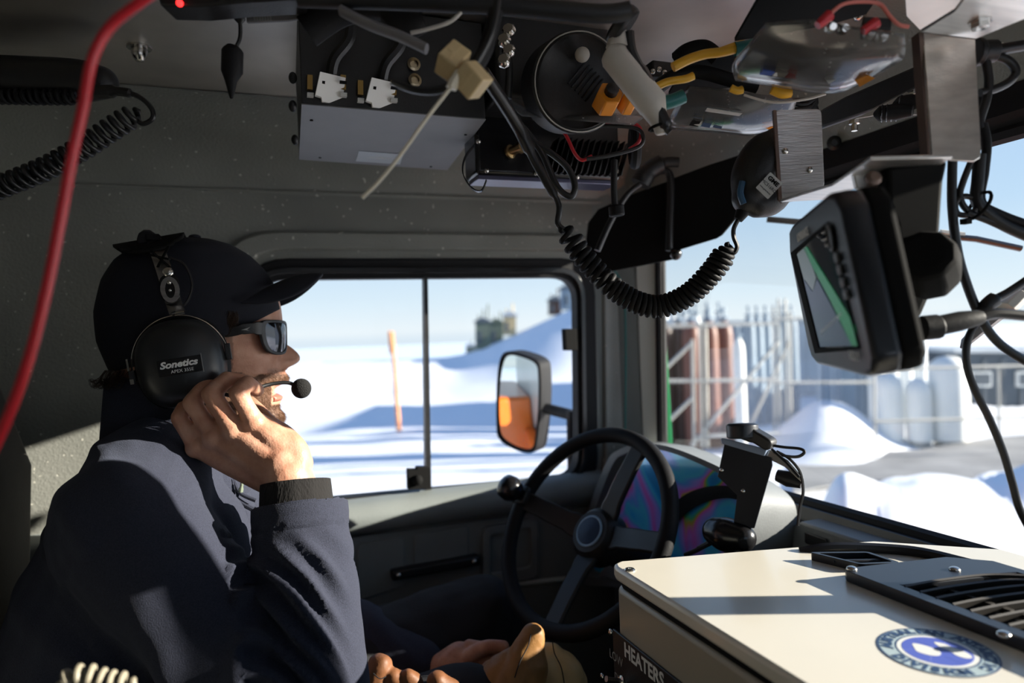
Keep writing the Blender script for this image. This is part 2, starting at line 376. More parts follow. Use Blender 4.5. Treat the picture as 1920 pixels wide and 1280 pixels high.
mb = MB(); mb.prism(pyq([(765, 880), (782, 880), (782, 876), (807, 876), (808, 916), (766, 918)], YW-.022), (0, .02, 0))
mb.ball(PY(783, 900, YW-.025), .011); ob('latch', mb, M['matte'], w1, bevel=.001)
mb = MB(); mb.prism(pyq([(1059, 616), (1082, 616), (1084, 657), (1061, 657)], YW-.012), (0, .02, 0)); ob('catch', mb, M['matte'], w1, bevel=.002)

# ceiling, cove, floor, other walls
mb = MB(); mb.box((.10, .45, ZC+.02), (1.8, 2.06, .04)); ob('ceiling', mb, M['alu_roof'], kind='structure')
cove = [(1.215, ZC-.001), (1.28, ZC-.012), (1.34, ZC-.035), (1.385, ZC-.068), (YW-.006, ZC-.108), (YW-.004, ZC-.125)]
mb = MB()
mb.grid(lambda u, v: (-.80 + 1.72*u, *[(lambda q, i: (cove[i][0]*(1-q)+cove[min(i+1, 5)][0]*q, cove[i][1]*(1-q)+cove[min(i+1, 5)][1]*q))(v*5-int(v*5), int(v*5))][0]), 2, 16)
ob('trim_2', mb, M['wall'], kind='structure', smooth=60)
mb = MB(); mb.tube([(-.8, YW-.006, ZC-.118), (.82, YW-.006, ZC-.118)], .0035); ob('trim_3', mb, M['wall'], kind='structure')
mb = MB(); mb.box((.10, .45, -.02), (1.9, 2.06, .04)); ob('floor', mb, M['matte'], kind='structure')
mb = MB(); mb.box((-.82, .45, .78), (.04, 2.06, 1.65)); ob('wall_rear', mb, M['wall'], kind='structure')
# right wall with the passenger's side window (out of the frame, lets daylight in)
orr = [Vector((-.80, -.56, 1.60)), Vector((1.0, -.56, 1.60)), Vector((1.0, -.56, -.1)), Vector((-.80, -.56, -.1))]
irr = [Vector((.05, -.56, 1.34)), Vector((.72, -.56, 1.34)), Vector((.72, -.56, .90)), Vector((.05, -.56, .90))]
mb = MB(); mb.ringplate(quadloop(orr, .01), quadloop(irr, .09), (0, -.05, 0)); ob('wall_right', mb, M['wall'], kind='structure')
mb = MB(); mb.prism(quadloop(irr, .08), (0, -.004, 0)); ob('window_3', mb, M['glass'], kind='structure')

# windscreen: gently wrapped, raked
def WX(y, z): return .862 + .03*(z-1.1) - .36*max(0.0, abs(y-.45)-.7)**2
Y0, Y1, ZB, ZT = -.46, 1.345, .848, 1.374
mb = MB(); mb.grid(lambda u, v: (WX(Y0+(Y1-Y0)*u, ZB+(ZT-ZB)*v), Y0+(Y1-Y0)*u, ZB+(ZT-ZB)*v), 40, 6)
w2 = ob('window_2', mb, M['windshield'], kind='structure', smooth=180)
ys = [Y0+(Y1-Y0)*i/40 for i in range(41)]
loop = [(WX(y, ZB), y, ZB) for y in ys] + [(WX(Y1, z), Y1, z) for z in np.linspace(ZB+.05, ZT-.05, 12)] + [(WX(y, ZT), y, ZT) for y in ys[::-1]] + [(WX(Y0, z), Y0, z) for z in np.linspace(ZT-.05, ZB+.05, 12)]
mb = MB(); mb.tube(loop, .012, 8, closed=True); ob('seal', mb, M['rubber'], w2)
# bottom frame bar and its trim, top band
def yband(y0, y1, prof, n=30):
    mb = MB()
    m = len(prof)
    return mb.grid(lambda u, v: (lambda y, p: (WX(y, p[1])+p[0], y, p[1]))(y0+(y1-y0)*u, prof[int(round(v*(m)))%m]), n, m, False, True)
mb = yband(-.5, 1.36, [(-.025, .832), (-.02, .848), (.01, .853), (.03, .848), (.03, .76), (-.035, .76), (-.04, .81)]); ob('trim_4', mb, M['black_gloss'], kind='structure')
mb = yband(-.5, 1.36, [(-.03, .76), (.03, .76), (.03, .40), (-.05, .40), (-.045, .73)]); ob('trim_5', mb, M['dash'], kind='structure')
mb = yband(-.5, 1.42, [(.02, 1.372), (-.008, 1.378), (-.022, 1.392), (-.022, 1.425), (.02, 1.43)]); ob('trim_6', mb, M['rubber'], kind='structure')
head = [(-.020, 1.425), (-.032, 1.44), (-.06, 1.50), (-.075, 1.53), (-.12, 1.555), (-.19, 1.566), (-.19, 1.60), (.02, 1.60), (.02, 1.425)]
mb = yband(-.5, 1.42, head); ob('trim_7', mb, M['wall'], kind='structure', smooth=50)
mb = MB(); mb.box((.86, .362, 1.11), (.03, .036, .58), Matrix.Identity(4))
mb.v = [(x - 0*z, y, z) for x, y, z in mb.v]; ob('trim_8', mb, M['rubber'], kind='structure')
# front bulkhead under the screen
mb = MB(); mb.box((.93, .45, .38), (.04, 2.0, .80)); ob('wall_front', mb, M['dash'], kind='structure')
# A pillar
def pill(z):
    k = WX(1.345, z) - .86
    return [(.715, 1.425), (.745, 1.412), (.765, 1.408), (.772, 1.414), (.782, 1.402), (.815, 1.385+k*.3), (.845+k*.7, 1.36), (.862+k, 1.345), (.872+k, 1.350), (.872+k, 1.47), (.70, 1.47)]
mb = MB(); zs = np.linspace(.35, 1.56, 14)
mb.grid(lambda u, v: (*pill(zs[int(round(v*13))])[int(round(u*11)) % 11], zs[int(round(v*13))]), 11, 14, True)
ob('trim_9', mb, M['panel'], kind='structure', smooth=45)
mb = MB(); mb.tube([(WX(1.34, z)-.006, 1.343, z) for z in np.linspace(.80, 1.40, 9)], .009); ob('trim_10', mb, M['rubber'], kind='structure')
mb = MB(); mb.grid(lambda u, v: (lambda z: (lambda q: (q[0]-.002, q[1]-.003, z))([pill(z)[5], pill(z)[6], (pill(z)[7][0]-.004, pill(z)[7][1]+.002)][int(round(u*2))]))(zs[int(round(v*13))]), 3, 14); ob('trim_17', mb, mat('window_lit_pillar_face', (.60, .62, .57), .5, bump=.2, bs=200), kind='structure', smooth=60)  # window light on this pillar face is put into its lighter colour
mb = MB(); mb.tube(spline([PY(1150, 505, 1.385), PY(1168, 540, 1.385), PY(1173, 640, 1.385), PY(1172, 835, 1.385)], 6), .0022); ob('trim_11', mb, M['teal'], kind='structure')

# door lining under the side window
mb = MB()
prof = [(YW, .815), (YW-.035, .812), (YW-.055, .80), (YW-.060, .775), (YW-.045, .755), (YW-.02, .745), (YW, .745)]
zo = lambda x: .020 + .0*x
mb.grid(lambda u, v: (-.78+1.5*u, prof[int(round(v*6))][0], prof[int(round(v*6))][1]+zo(u)), 2, 7); ob('trim_12', mb, M['panel'], kind='structure', smooth=60)
d1 = MB(); d1.box((.15, YW-.008, .38), (1.5, .02, .76)); d1 = ob('door_1', d1, M['panel'], kind='structure')
mb = MB(); mb.prism(quadloop(pyq([(668, 1020), (760, 1005), (760, 1100), (668, 1130)], YW-.022), .015), (0, .012, 0)); ob('panel', mb, M['panel'], d1, bevel=.004)
mb = MB(); mb.prism(quadloop(pyq([(775, 1003), (880, 985), (880, 1045), (775, 1062)], YW-.022), .012), (0, .012, 0)); ob('panel', mb, M['panel'], d1, bevel=.004)
mb = MB(); mb.ringplate(quadloop(pyq([(905, 990), (1010, 972), (1010, 1085), (905, 1100)], YW-.03), .02), quadloop(pyq([(920, 1003), (996, 988), (996, 1062), (920, 1078)], YW-.03), .012), (0, .018, 0)); ob('map_pocket', mb, M['panel'], d1, bevel=.003)
mb = MB(); mb.prism([PY(735, 1072, YW-.045), PY(900, 1042, YW-.045), PY(902, 1060, YW-.045), PY(737, 1090, YW-.045)], (0, .028, 0)); g = ob('grab_handle', mb, M['black'], d1, bevel=.004)
mb = MB(); mb.ball(PY(747, 1078, YW-.047), .006); mb.ball(PY(889, 1052, YW-.047), .006); ob('screw', mb, M['steel'], g)
mb = MB(); mb.tube([PY(640, 1155, YW-.02), PY(775, 1127, YW-.02)], .006); mb.tube([PY(960, 1095, YW-.02), PY(1060, 1085, YW-.02)], .006); ob('moulding', mb, M['pale_paint'], d1)

# outer skin of the vehicle: seen in the mirror
def outer_loop(y): return quadloop([Vector((-2.2, y, 1.62)), Vector((.84, y, 1.62)), Vector((.84, y, .62)), Vector((-2.2, y, .62))], .01)
mb = MB(); mb.ringplate(outer_loop(1.478), quadloop(pyq([(430, 470), (1120, 470), (1122, 940), (430, 1000)], 1.478), .09), (0, .012, 0)); ob('wall_outer', mb, M['pale_paint'], kind='structure')
mb = MB(); mb.box((-1.5, 1.80, .30), (2.0, .62, 1.10)); mb.box((.0, 1.53, .20), (1.6, .10, .84)); mb.box((1.15, .45, -.1), (.5, 2.3, .9)); ob('trim_13', mb, M['orange_paint'], kind='structure', bevel=.03)

# ================================================================== OUTSIDE
def sst(a, b, x): t = min(1, max(0, (x-a)/(b-a))); return t*t*(3-2*t)
def gauss(x, c, s): return math.exp(-((x-c)/s)**2)
ZG = -.95
def ut(x, y):
    t = x*FWD.x + y*FWD.y; r = x*RIGHT.x + y*RIGHT.y; return (r/t if t > .5 else 9), t
def H(x, y):
    u, t = ut(x, y); r = math.hypot(x, y); z = ZG
    nz = noise.noise(Vector((x*.25, y*.25, 0)))*.16 + noise.noise(Vector((x*.8, y*.8, 3)))*.05
    z += nz*sst(3, 7, r)
    if t > .5 and abs(u) < 3:
        rise = .86*sst(15, 38, t)*(1-sst(.15, .3, u))
        hill = 3.0*sst(-.10, .135, u)*sst(18, 42, t)*(1-.75*sst(.17, .34, u))
        z += rise + hill
        z += sst(.36, .47, u)*1.12*gauss(t, 4.4, 1.05)*(1+.18*noise.noise(Vector((x*1.1, y*1.1, 7)))) * (1-.0*u)
        if 2.5 < t < 7 and u > .34: z += (.13*noise.noise(Vector((x*2.6, y*2.6, 1)))+.05*noise.noise(Vector((x*6, y*6, 2))))*gauss(t, 4.4, 1.3)
        z += .85*gauss(u, .455, .075)*gauss(t, 11.6, 1.1)
        z += .7*gauss(u, -.19, .06)*gauss(t, 7.6, 1.1)*0
        z += .35*sst(.5, .62, u)*gauss(t, 13.5, .9)
    if r > 46: z -= (r-46)*.16*(1-sst(.15, .3, u))
    elif False: pass
    if r > 46 and u >= .15: z -= (r-46)*.02
    return max(z, -38)
def HP(px, t): d = ray(px, 640); return CAM.x + d.x*t, CAM.y + d.y*t
def gnd(px, t): x, y = HP(px, t); return Vector((x, y, H(x, y)))
NA, NR = 560, 130
mb = MB(); rs = [0.02 + 1.6*(1.0535**i) for i in range(NR)]
mb.grid(lambda u, v: (lambda a, r: (r*math.cos(a), .45 + r*math.sin(a), H(r*math.cos(a), .45 + r*math.sin(a))))(2*math.pi*u, rs[int(round(v*(NR-1)))]), NA, NR, True)
m = mat('snow', (.80, .82, .86), .7, bump=.5, bs=6, var=.02, vs=2); M['snow'] = m
ob('ground', mb, m, kind='structure', smooth=180)
mb = MB(); mb.lathe([(30, -38.2), (5000, -38.3), (5000, -38.6), (30, -38.6)], Matrix.Translation((0, 0, 0)), 48)
ob('sea_ice', mb, mat('hazy_sea_ice', (.62, .72, .80), .9), kind='structure', smooth=None)
mb = MB(); pts = []
for k in range(21): u = .40 + .75*k/20; pts.append((u, 8.3 + .5*math.sin(k*.5)))
for k in range(21): u = 1.15 - .75*k/20; pts.append((u, 11.2 + .5*math.sin(k*.7)))
poly = []
for u, t in pts: x, y = HP(960+u*F, t); poly.append((x, y, ZG+.045))
mb.prism(poly, (0, 0, .03)); ob('road', mb, mat('grey_packed_road', (.26, .26, .26), .8, var=.35, vs=1.2), kind='structure')

# marker cane in the snow
b = gnd(742, 15.5); top = P(733, 622, 15.5)
r_ = root('marker_cane', b, 'thin orange marker cane standing alone in the snow outside the side window', 'marker pole')
mb = MB(); mb.tube([b - Vector((0, 0, .2)), b.lerp(top, .3), b.lerp(top, .65)+Vector((.02, 0, 0)), top], [.055, .05, .045, .04], 8); ob('pole', mb, M['cane'], r_)
mb = MB(); mb.prism([top+Vector((-.06, 0, .02)), top+Vector((.07, 0, 0)), top+Vector((.09, 0, -.42)), top+Vector((-.05, 0, -.5))], (0, .02, 0)); ob('flag_rag', mb, M['cane'], r_)

# sheds on the snow rise
def shed(px, t, w, h, dz, label, m1, m2, mast=0):
    b = gnd(px, t); b.z += dz; w_ = w; r_ = root('shed', b, label, 'shed', 'huts on the snow rise')
    A = frame(b, RIGHT, Vector((0, 0, 1)).cross(RIGHT))
    mb = MB(); mb.box((0, 0, h/2), (w_, 1.2, h), A); ob('wall', mb, m1, r_)
    mb = MB(); mb.prism([(-w_/2-.1, -.7, h), (w_/2+.1, -.7, h), (w_/2+.1, -.7, h+.08), (0, -.7, h+.35), (-w_/2-.1, -.7, h+.08)], (0, 1.4, 0), A); ob('roof', mb, m2, r_)
    mb = MB(); mb.box((-w_*.2, -.62, h*.45), (w_*.22, .06, h*.5), A); ob('door', mb, M['darkb'], r_)
    for k in range(mast):
        x = -w_/2 + w_*(k+.5)/mast; mb = MB(); mb.tube([A @ Vector((x, .4, h)), A @ Vector((x, .4, h+.5+.35*((k*7) % 3)))], .05, 6); ob('mast', mb, m1, r_)
for a in [(883, 52, .8, 1.2, 0, 'low green grey shed at the left end of the distant huts', M['olive'], M['palegrey'], 1),
          (905, 44, .9, 1.7, 0, 'tall dark olive shed with masts among the distant huts', M['olive'], M['darkb'], 3),
          (931, 48, .9, 1.7, 0, 'second olive shed with two masts among the distant huts', M['olive'], M['olive'], 2),
          (956, 44, .8, 1.2, .1, 'pale yellow shed at the right end of the distant huts', M['tan'], M['palegrey'], 2),
          (1042, 45, .8, .9, .1, 'small dark red shed high on the snow hill', M['rust2'], M['darkb'], 2),
          (1068, 41, .9, 1.2, .1, 'dark blue shed on the crest of the snow hill', M['bluegrey'], M['darkb'], 2)]: shed(*a)

# gas cylinders
def cylinder_proto(mt, name='gas_cylinder'):
    r_ = root(name, (0, 0, 0), 'x', 'gas cylinder')
    mb = MB(); mb.lathe([(.115, 0), (.118, .03), (.118, 1.32), (.105, 1.40), (.07, 1.46), (.04, 1.49)], None, 16); ob('body', mb, mt, r_, origin=(0, 0, 0))
    mb = MB(); mb.lathe([(.045, 1.48), (.045, 1.53), (.02, 1.54), (.02, 1.60), (.035, 1.60), (.035, 1.64)], None, 10); ob('valve', mb, M['bluegrey'], r_, origin=(0, 0, 1.48))
    mb = MB(); mb.torus(Matrix.Translation((0, 0, 1.52)), .07, .012, 14, 6); ob('guard_ring', mb, M['bluegrey'], r_, origin=(0, 0, 1.52))
    return r_
ordn = ['first', 'second', 'third', 'fourth', 'fifth', 'sixth', 'seventh', 'eighth', 'ninth', 'tenth', 'eleventh', 'twelfth', 'thirteenth', 'fourteenth', 'fifteenth', 'sixteenth', 'seventeenth', 'eighteenth']
def row(mt, pxs, t0, dt, sc, desc, group, zoff=0):
    p = None
    for i, px in enumerate(pxs):
        o = cylinder_proto(mt) if p is None else copy_tree(p); p = p or o
        b = gnd(px, t0 + dt*i); b.z = ZG - .02 + zoff; o.location = b; o.scale = sc; o.rotation_euler.z = i*1.3
        o['label'] = desc % ordn[i]; o['group'] = group
row(M['rust2'], [1247, 1273], 12.0, .1, (1.2, 1.2, 1.5), '%s dark brown gas cylinder from the windscreen pillar, behind the railing', 'dark brown gas cylinders')
row(M['rust'], [1296, 1330, 1358], 11.6, .15, (1.25, 1.25, 1.5), '%s red-brown gas cylinder from the left behind the diagonal brace', 'red-brown gas cylinders')
row(M['whitep'], [1384], 11.0, 0, (.8, .8, 1.3), '%s and only bright white slim gas cylinder right of the red-brown ones', 'white gas cylinder')
row(M['bluegrey'], [1405+16*i for i in range(6)], 14.5, .15, (1.05, 1.05, 1.55), '%s blue-grey tall gas cylinder from the white one, left of the monitor', 'blue-grey gas cylinders', .0)
row(M['palegrey'], [1262+22*i for i in range(5)], 13.8, .05, (1.0, 1.0, 1.6), '%s pale grey gas cylinder in the back row, counted from the windscreen pillar', 'pale gas cylinders, back row')
row(M['palegrey'], [1640+27*i for i in range(4)], 12.6, .2, (1.2, 1.2, 1.35), '%s pale grey gas cylinder right of the monitor, behind the railing', 'pale gas cylinders on the right')
# white tanks
for i, (px, t, rr_, hh, lb) in enumerate([(1660, 11.6, .24, 1.2, 'short white storage tank behind the thin railing post'), (1775, 11.4, .30, 1.45, 'round-topped white storage tank left of the dark building'), (1718, 11.4, .2, 1.1, 'slim white storage tank between the two wider tanks')]):
    b = gnd(px, t); b.z = ZG; r_ = root('storage_tank', b, lb, 'tank', 'white storage tanks')
    mb = MB(); mb.lathe([(rr_, .1), (rr_, hh-.25), (rr_*.9, hh-.1), (rr_*.5, hh), (.03, hh+.03)], Matrix.Translation(b), 18); ob('shell', mb, M['whitep'], r_)
    mb = MB(); mb.lathe([(rr_*.8, 0), (rr_*.8, .12)], Matrix.Translation(b), 14); ob('foot_ring', mb, M['galv'], r_)
# railing / scaffold frames
def pipe(parent, name, a, b, r=.028, m='galv'):
    mb = MB(); mb.tube([a, b], r, 7); return ob(name, mb, M[m], parent)
def pt(px, py, t): return P(px, py, t)
t = 10.4
r_ = root('scaffold_frame', gnd(1300, t), 'braced galvanised scaffold frame in front of the brown gas cylinders', 'scaffold', 'scaffold frames')
for px, ya in ((1298, 636), (1312, 605), (1322, 605)): pipe(r_, 'post', pt(px, ya, t), pt(px+4, 838, t))
for ya, yb, xa, xb in ((612, 606, 1236, 1462), (714, 712, 1236, 1462), (818, 812, 1312, 1462)): pipe(r_, 'rail', pt(xa, ya, t), pt(xb, yb, t))
for a, b in (((1236, 702), (1300, 640)), ((1236, 806), (1302, 742)), ((1296, 836), (1462, 636))): pipe(r_, 'brace', pt(*a, t), pt(*b, t))
t = 12.0
r_ = root('scaffold_frame', gnd(1470, t), 'tall double-post scaffold frame left of the monitor, before the snow mound', 'scaffold', 'scaffold frames')
for px, ya in ((1450, 575), (1459, 560), (1472, 560), (1480, 585)): pipe(r_, 'post', pt(px, ya, t), pt(px+3, 838, t), .024)
for ya, xb in ((596, 1560), (716, 1640)): pipe(r_, 'rail', pt(1450, ya+2, t), pt(xb, ya, t))
pipe(r_, 'brace', pt(1405, 800, t), pt(1480, 640, t))
t = 10.2
r_ = root('handrail', gnd(1640, t), 'thin galvanised handrail standing by the cleared road', 'railing')
for px in (1639, 1872): pipe(r_, 'post', pt(px, 690, t), pt(px+2, 862, t), .02)
for ya, yb in ((692, 684), (790, 780)): pipe(r_, 'rail', pt(1639, ya, t), pt(1990, yb, t), .022)
# containers and buildings behind
def block(name, px, t, w, h, dpt, mt, label, cat, nwin=0, group=None, zb=None):
    b = gnd(px, t); b.z = ZG if zb is None else zb; r_ = root(name, b, label, cat, group)
    A = frame(b, RIGHT, Vector((0, 0, 1)).cross(RIGHT)); mb = MB(); mb.box((0, 0, h/2), (w, dpt, h), A); ob('wall', mb, mt, r_, bevel=.02)
    mb = MB(); mb.box((0, 0, h+.04), (w+.15, dpt+.15, .08), A); ob('roof', mb, M['palegrey'], r_)
    nr = max(3, int(w/.35))
    for k in range(nr):
        mb = MB(); mb.box((-w/2+w*(k+.5)/nr, -dpt/2-.02, h*.48), (.07, .05, h*.86), A); ob('rib', mb, mt, r_)
    for k in range(nwin):
        mb = MB(); mb.box((-w/2+w*(k+.5)/nwin, -dpt/2-.04, h*.62), (w/nwin*.45, .06, h*.22), A); f = ob('window', mb, M['whitep'], r_)
        mb = MB(); mb.box((-w/2+w*(k+.5)/nwin, -dpt/2-.07, h*.62), (w/nwin*.36, .03, h*.16), A); ob('pane', mb, M['darkb'], f)
block('shipping_container', 1545, 21, 4.6, 2.1, 2.4, M['palegrey'], 'pale grey shipping container beyond the snow mound', 'container')
block('shipping_container', 1300, 19, 2.6, 2.2, 2.4, M['bluegrey'], 'dark blue-grey shipping container behind the brown cylinders', 'container')
block('workshop', 1860, 15, 3.6, 1.35, 3.0, M['darkb'], 'low dark workshop at the far right with small windows', 'building', 4)
block('equipment_crate', 1612, 14, .6, 1.2, .6, M['bluegrey'], 'narrow blue-grey crate right of the snow mound', 'crate')
block('equipment_crate', 1575, 16.8, 1.0, 1.6, .6, M['palegrey'], 'wide pale crate just behind the snow mound', 'crate')
block('shadow_building', 2420, 17, 6.0, 5.6, 4.0, M['palegrey'], 'large unseen pale building added beyond the right edge to shade the snow', 'building')  # unseen block, added to cast shade on the snow outside the side window
# things fixed to the outside of the vehicle
mb = MB(); mb.prism([P(1228, 640, 1.78), P(1248, 622, 1.78), P(1256, 740, 1.78), P(1262, 850, 1.78), P(1228, 850, 1.78)], RIGHT*0 + FWD*.006)
ob('wind_deflector', mb, M['green'], label='narrow green plastic strip outside against the windscreen pillar', cat='deflector', bevel=.001)
# door mirror
mc = P(976, 752, 1.80)
nrm = Vector((-.80, -.60, -.03)).normalized(); A = axis_frame(mc, nrm)     # local z looks back to the driver
def PM(px, py, off=0.0):
    d = ray(px, py); t = (mc - CAM).dot(nrm)/d.dot(nrm); return CAM + d*t + nrm*off
outl = [(955, 658), (985, 663), (1012, 676), (1018, 700), (1018, 760), (1012, 820), (1006, 843), (990, 848), (960, 838), (938, 820), (934, 790), (935, 720), (941, 672)]
def sh(k): return [(976+(x-976)*k, 753+(y-753)*(k+ (1-k)*.45)) for x, y in outl]
r_ = root('door_mirror', PM(976, 848), 'black framed door mirror on its arm outside the side window', 'mirror')
o_ = [PM(*p, .012) for p in spline([(*q, 0) for q in outl], 4, True) for p in [(p.x, p.y)]] if False else [PM(q.x, q.y, .012) for q in spline([(*q, 0) for q in outl], 4, True)]
i_ = [PM(q.x, q.y, .012) for q in spline([(*q, 0) for q in sh(.86)], 4, True)]
mb = MB(); mb.ringplate(o_, i_, -nrm*.02); mb.prism([p - nrm*.014 for p in o_], -nrm*.045); ob('housing', mb, M['rubber'], r_, bevel=.005)
mb = MB(); nn = 14
c0 = sum(i_, Vector())/len(i_); L = len(i_)
for k in range(nn+1):
    for p in i_:
        q = c0.lerp(p, k/nn); d2 = (q-c0).length_squared; mb.v.append(tuple(q - nrm*(.002 + d2*.30)))
for k in range(nn):
    for j in range(L): mb.f.append((k*L+j, k*L+(j+1) % L, (k+1)*L+(j+1) % L, (k+1)*L+j)); mb.m.append(0)
ob('mirror_glass', mb, M['mirror'], r_, smooth=180)
mb = MB(); mb.tube([P(1010, 762, 1.80), P(1072, 778, 1.72)], .014, 10); mb.tube([P(1074, 770, 1.70), P(1078, 990, 1.70)], .016, 10); ob('arm', mb, M['rubber'], r_)
# wipers
r_ = root('wiper', P(1440, 412, 1.26), 'black wiper blade end high outside the windscreen, left of the monitor', 'wiper')
mb = MB(); mb.tube([P(1438, 411, 1.28), P(1600, 425, 1.24)], .006, 6); ob('blade', mb, M['rubber'], r_)
r_ = root('wiper', P(1770, 448, 1.06), 'flat black wiper arm outside the windscreen, right of the monitor', 'wiper')
mb = MB(); mb.tube([P(1765, 442, 1.10), P(1830, 448, 1.08), P(1914, 466, 1.06)], .010, 8, sq=.5); ob('arm', mb, M['black_gloss'], r_)
mb = MB(); mb.tube([P(1762, 438, 1.10), P(1806, 443, 1.09)], .0115, 8, sq=.6); ob('sleeve', mb, M['galv'], r_)
# ================================================================== THE DRIVER
YH = 1.03
def interp(tab, q):
    tab = sorted(tab)
    if q <= tab[0][0]: return tab[0][1]
    for (a, b), (c, d) in zip(tab, tab[1:]):
        if q <= c: s = (q-a)/(c-a); return b + (d-b)*s
    return tab[-1][1]
def remesh(mb, voxel, it=4, fac=.5):
    me = bpy.data.meshes.new('t'); me.from_pydata(mb.v, [], mb.f); o = bpy.data.objects.new('t', me); COL.objects.link(o)
    bm = bmesh.new(); bm.from_mesh(me); bmesh.ops.recalc_face_normals(bm, faces=bm.faces); bm.to_mesh(me); bm.free()
    r = o.modifiers.new('r', 'REMESH'); r.mode = 'VOXEL'; r.voxel_size = voxel; r.adaptivity = 0
    if it: s = o.modifiers.new('s', 'SMOOTH'); s.factor = fac; s.iterations = it
    bpy.context.view_layer.update(); m2 = bpy.data.meshes.new_from_object(o.evaluated_get(bpy.context.evaluated_depsgraph_get()))
    nv = len(m2.vertices); co_ = np.empty(nv*3); m2.vertices.foreach_get('co', co_); no_ = np.empty(nv*3); m2.vertices.foreach_get('normal', no_)
    out = MB(); out.v = [tuple(p) for p in co_.reshape(-1, 3)]; out.f = [tuple(p.vertices) for p in m2.polygons]; out.m = [0]*len(out.f)
    out.n = no_.reshape(-1, 3)
    bpy.data.objects.remove(o); bpy.data.meshes.remove(me); bpy.data.meshes.remove(m2); return out
def chain(mb, pts, n=14, k=5):
    """smooth tapered limb through (point, radius) joints, closed with round ends"""
    ps = spline([p for p, r in pts], k); rs_ = [q.x for q in spline([Vector((r, 0, 0)) for p, r in pts], k)]
    mb.tube(ps, rs_, n); mb.ball(ps[0], rs_[0]*.999, None, n, 8); mb.ball(ps[-1], rs_[-1]*.999, None, n, 8)

fr_ = [(452, 375), (458, 400), (470, 432), (495, 475), (520, 500), (545, 518), (570, 526), (584, 528), (600, 530), (615, 529), (632, 529), (643, 533), (648, 541), (654, 549), (662, 558), (669, 563), (675, 563.5), (681, 560), (687, 549), (691, 536), (695, 532), (701, 538), (707, 541.5), (713, 541), (718, 537), (722, 528), (726, 518), (731, 514), (736, 516), (740, 522), (745, 527), (752, 528), (758, 525), (763, 522), (768, 525), (775, 532), (783, 534), (790, 531), (797, 521), (804, 503), (814, 480), (828, 452), (860, 436), (905, 430), (960, 440)]
fb_ = [(452, 360), (470, 425), (495, 465), (520, 490), (560, 512), (600, 521), (640, 520), (700, 513), (750, 508), (790, 500), (804, 488), (814, 470), (828, 448), (860, 436), (960, 440)]
bk_ = [(452, 350), (458, 318), (470, 285), (495, 240), (520, 212), (560, 196), (620, 194), (660, 205), (700, 222), (750, 238), (800, 245), (860, 238), (960, 205)]
wd_ = [(452, .012), (458, .03), (470, .048), (495, .063), (520, .071), (560, .077), (620, .078), (680, .074), (740, .066), (775, .056), (797, .050), (815, .052), (860, .056), (960, .075)]
wn_ = [(590, .03), (640, .012), (660, .013), (675, .0155), (688, .017), (696, .026), (712, .027), (725, .022), (745, .024), (765, .026), (785, .030), (800, .035)]
def face(py, a):
    """point of the head surface on image row py, angle a (0 = straight ahead, -90 = the side toward the camera)"""
    f, b = interp(fb_, py), interp(bk_, py); F0, B0 = PY(f, py, YH), PY(b, py, YH); z = F0.z
    c = (F0.x+B0.x)/2; rx = (F0.x-B0.x)/2; w = interp(wd_, py); n = 2.35 if a_front(a) else 2.15
    ca, sa = math.cos(a), math.sin(a)
    k = (abs(ca)**n + abs(sa)**n)**(-1/n); x = c + rx*ca*k; y = w*sa*k
    if ca > 0:
        dx = PY(interp(fr_, py), py, YH).x - F0.x
        g = math.exp(-(y/interp(wn_, py))**2); x += dx*g*min(1, ca*3)
        if 600 < py < 650: x -= .006*math.exp(-((abs(y)-.032)/.016)**2)*math.exp(-((py-628)/16)**2)      # eye sockets
        if 660 < py < 700: x += .004*math.exp(-((abs(y)-.045)/.02)**2)                                    # cheeks
        if 676 < py < 694: x += .007*math.exp(-((abs(y)-.013)/.006)**2)                                   # nostril wings
    return Vector((x, YH+y, z))
def a_front(a): return math.cos(a) > 0
rows = list(np.concatenate([np.linspace(452, 580, 16), np.linspace(584, 810, 96), np.linspace(816, 958, 16)]))
skin = MB(); NAH = 120
def ang(u):
    a = 2*math.pi*u - math.pi; return a - .45*math.sin(a)     # finer toward the front
skin.grid(lambda u, v: face(rows[int(round(v*(len(rows)-1)))], ang(u)), NAH, len(rows), True)
L0 = len(rows); skin.f.append(tuple(i*L0 for i in range(NAH))); skin.f.append(tuple(i*L0+L0-1 for i in range(NAH))[::-1]); skin.m += [0, 0]
# ears (under the cups)
for s in (-1, 1): skin.ball((PY(355, 660, YH).x, YH+s*.078, PY(355, 660, YH).z), (.02, .012, .03))
# shoulders, arms, trunk, legs
SHN, SHF = Vector((-.145, .865, .965)), Vector((-.12, 1.20, .965))
ELN, WRN = Vector((.035, .775, .745)), P(548, 915, .800)
ELF, WRF = Vector((.02, 1.26, .70)), P(822, 1262, 1.10)
NB = Vector((-.115, 1.03, .975)); PEL = Vector((-.20, 1.03, .56))
body = MB()
chain(body, [(Vector((-.085, 1.03, 1.06)), .05), (NB, .058), (Vector((-.125, 1.03, .90)), .09), (Vector((-.16, 1.03, .75)), .10), (PEL, .10)])
chain(body, [(SHN, .05), (NB, .05), (SHF, .05)])
chain(body, [(SHN, .052), (SHN.lerp(ELN, .5), .045), (ELN, .036)]); chain(body, [(ELN, .037), (ELN.lerp(WRN, .35), .042), (ELN.lerp(WRN, .8), .031), (WRN, .0285)])
chain(body, [(SHF, .052), (SHF.lerp(ELF, .5), .045), (ELF, .036)]); chain(body, [(ELF, .037), (ELF.lerp(WRF, .35), .040), (WRF, .027)])
KN, KF = Vector((.26, .95, .60)), Vector((.36, 1.20, .635))
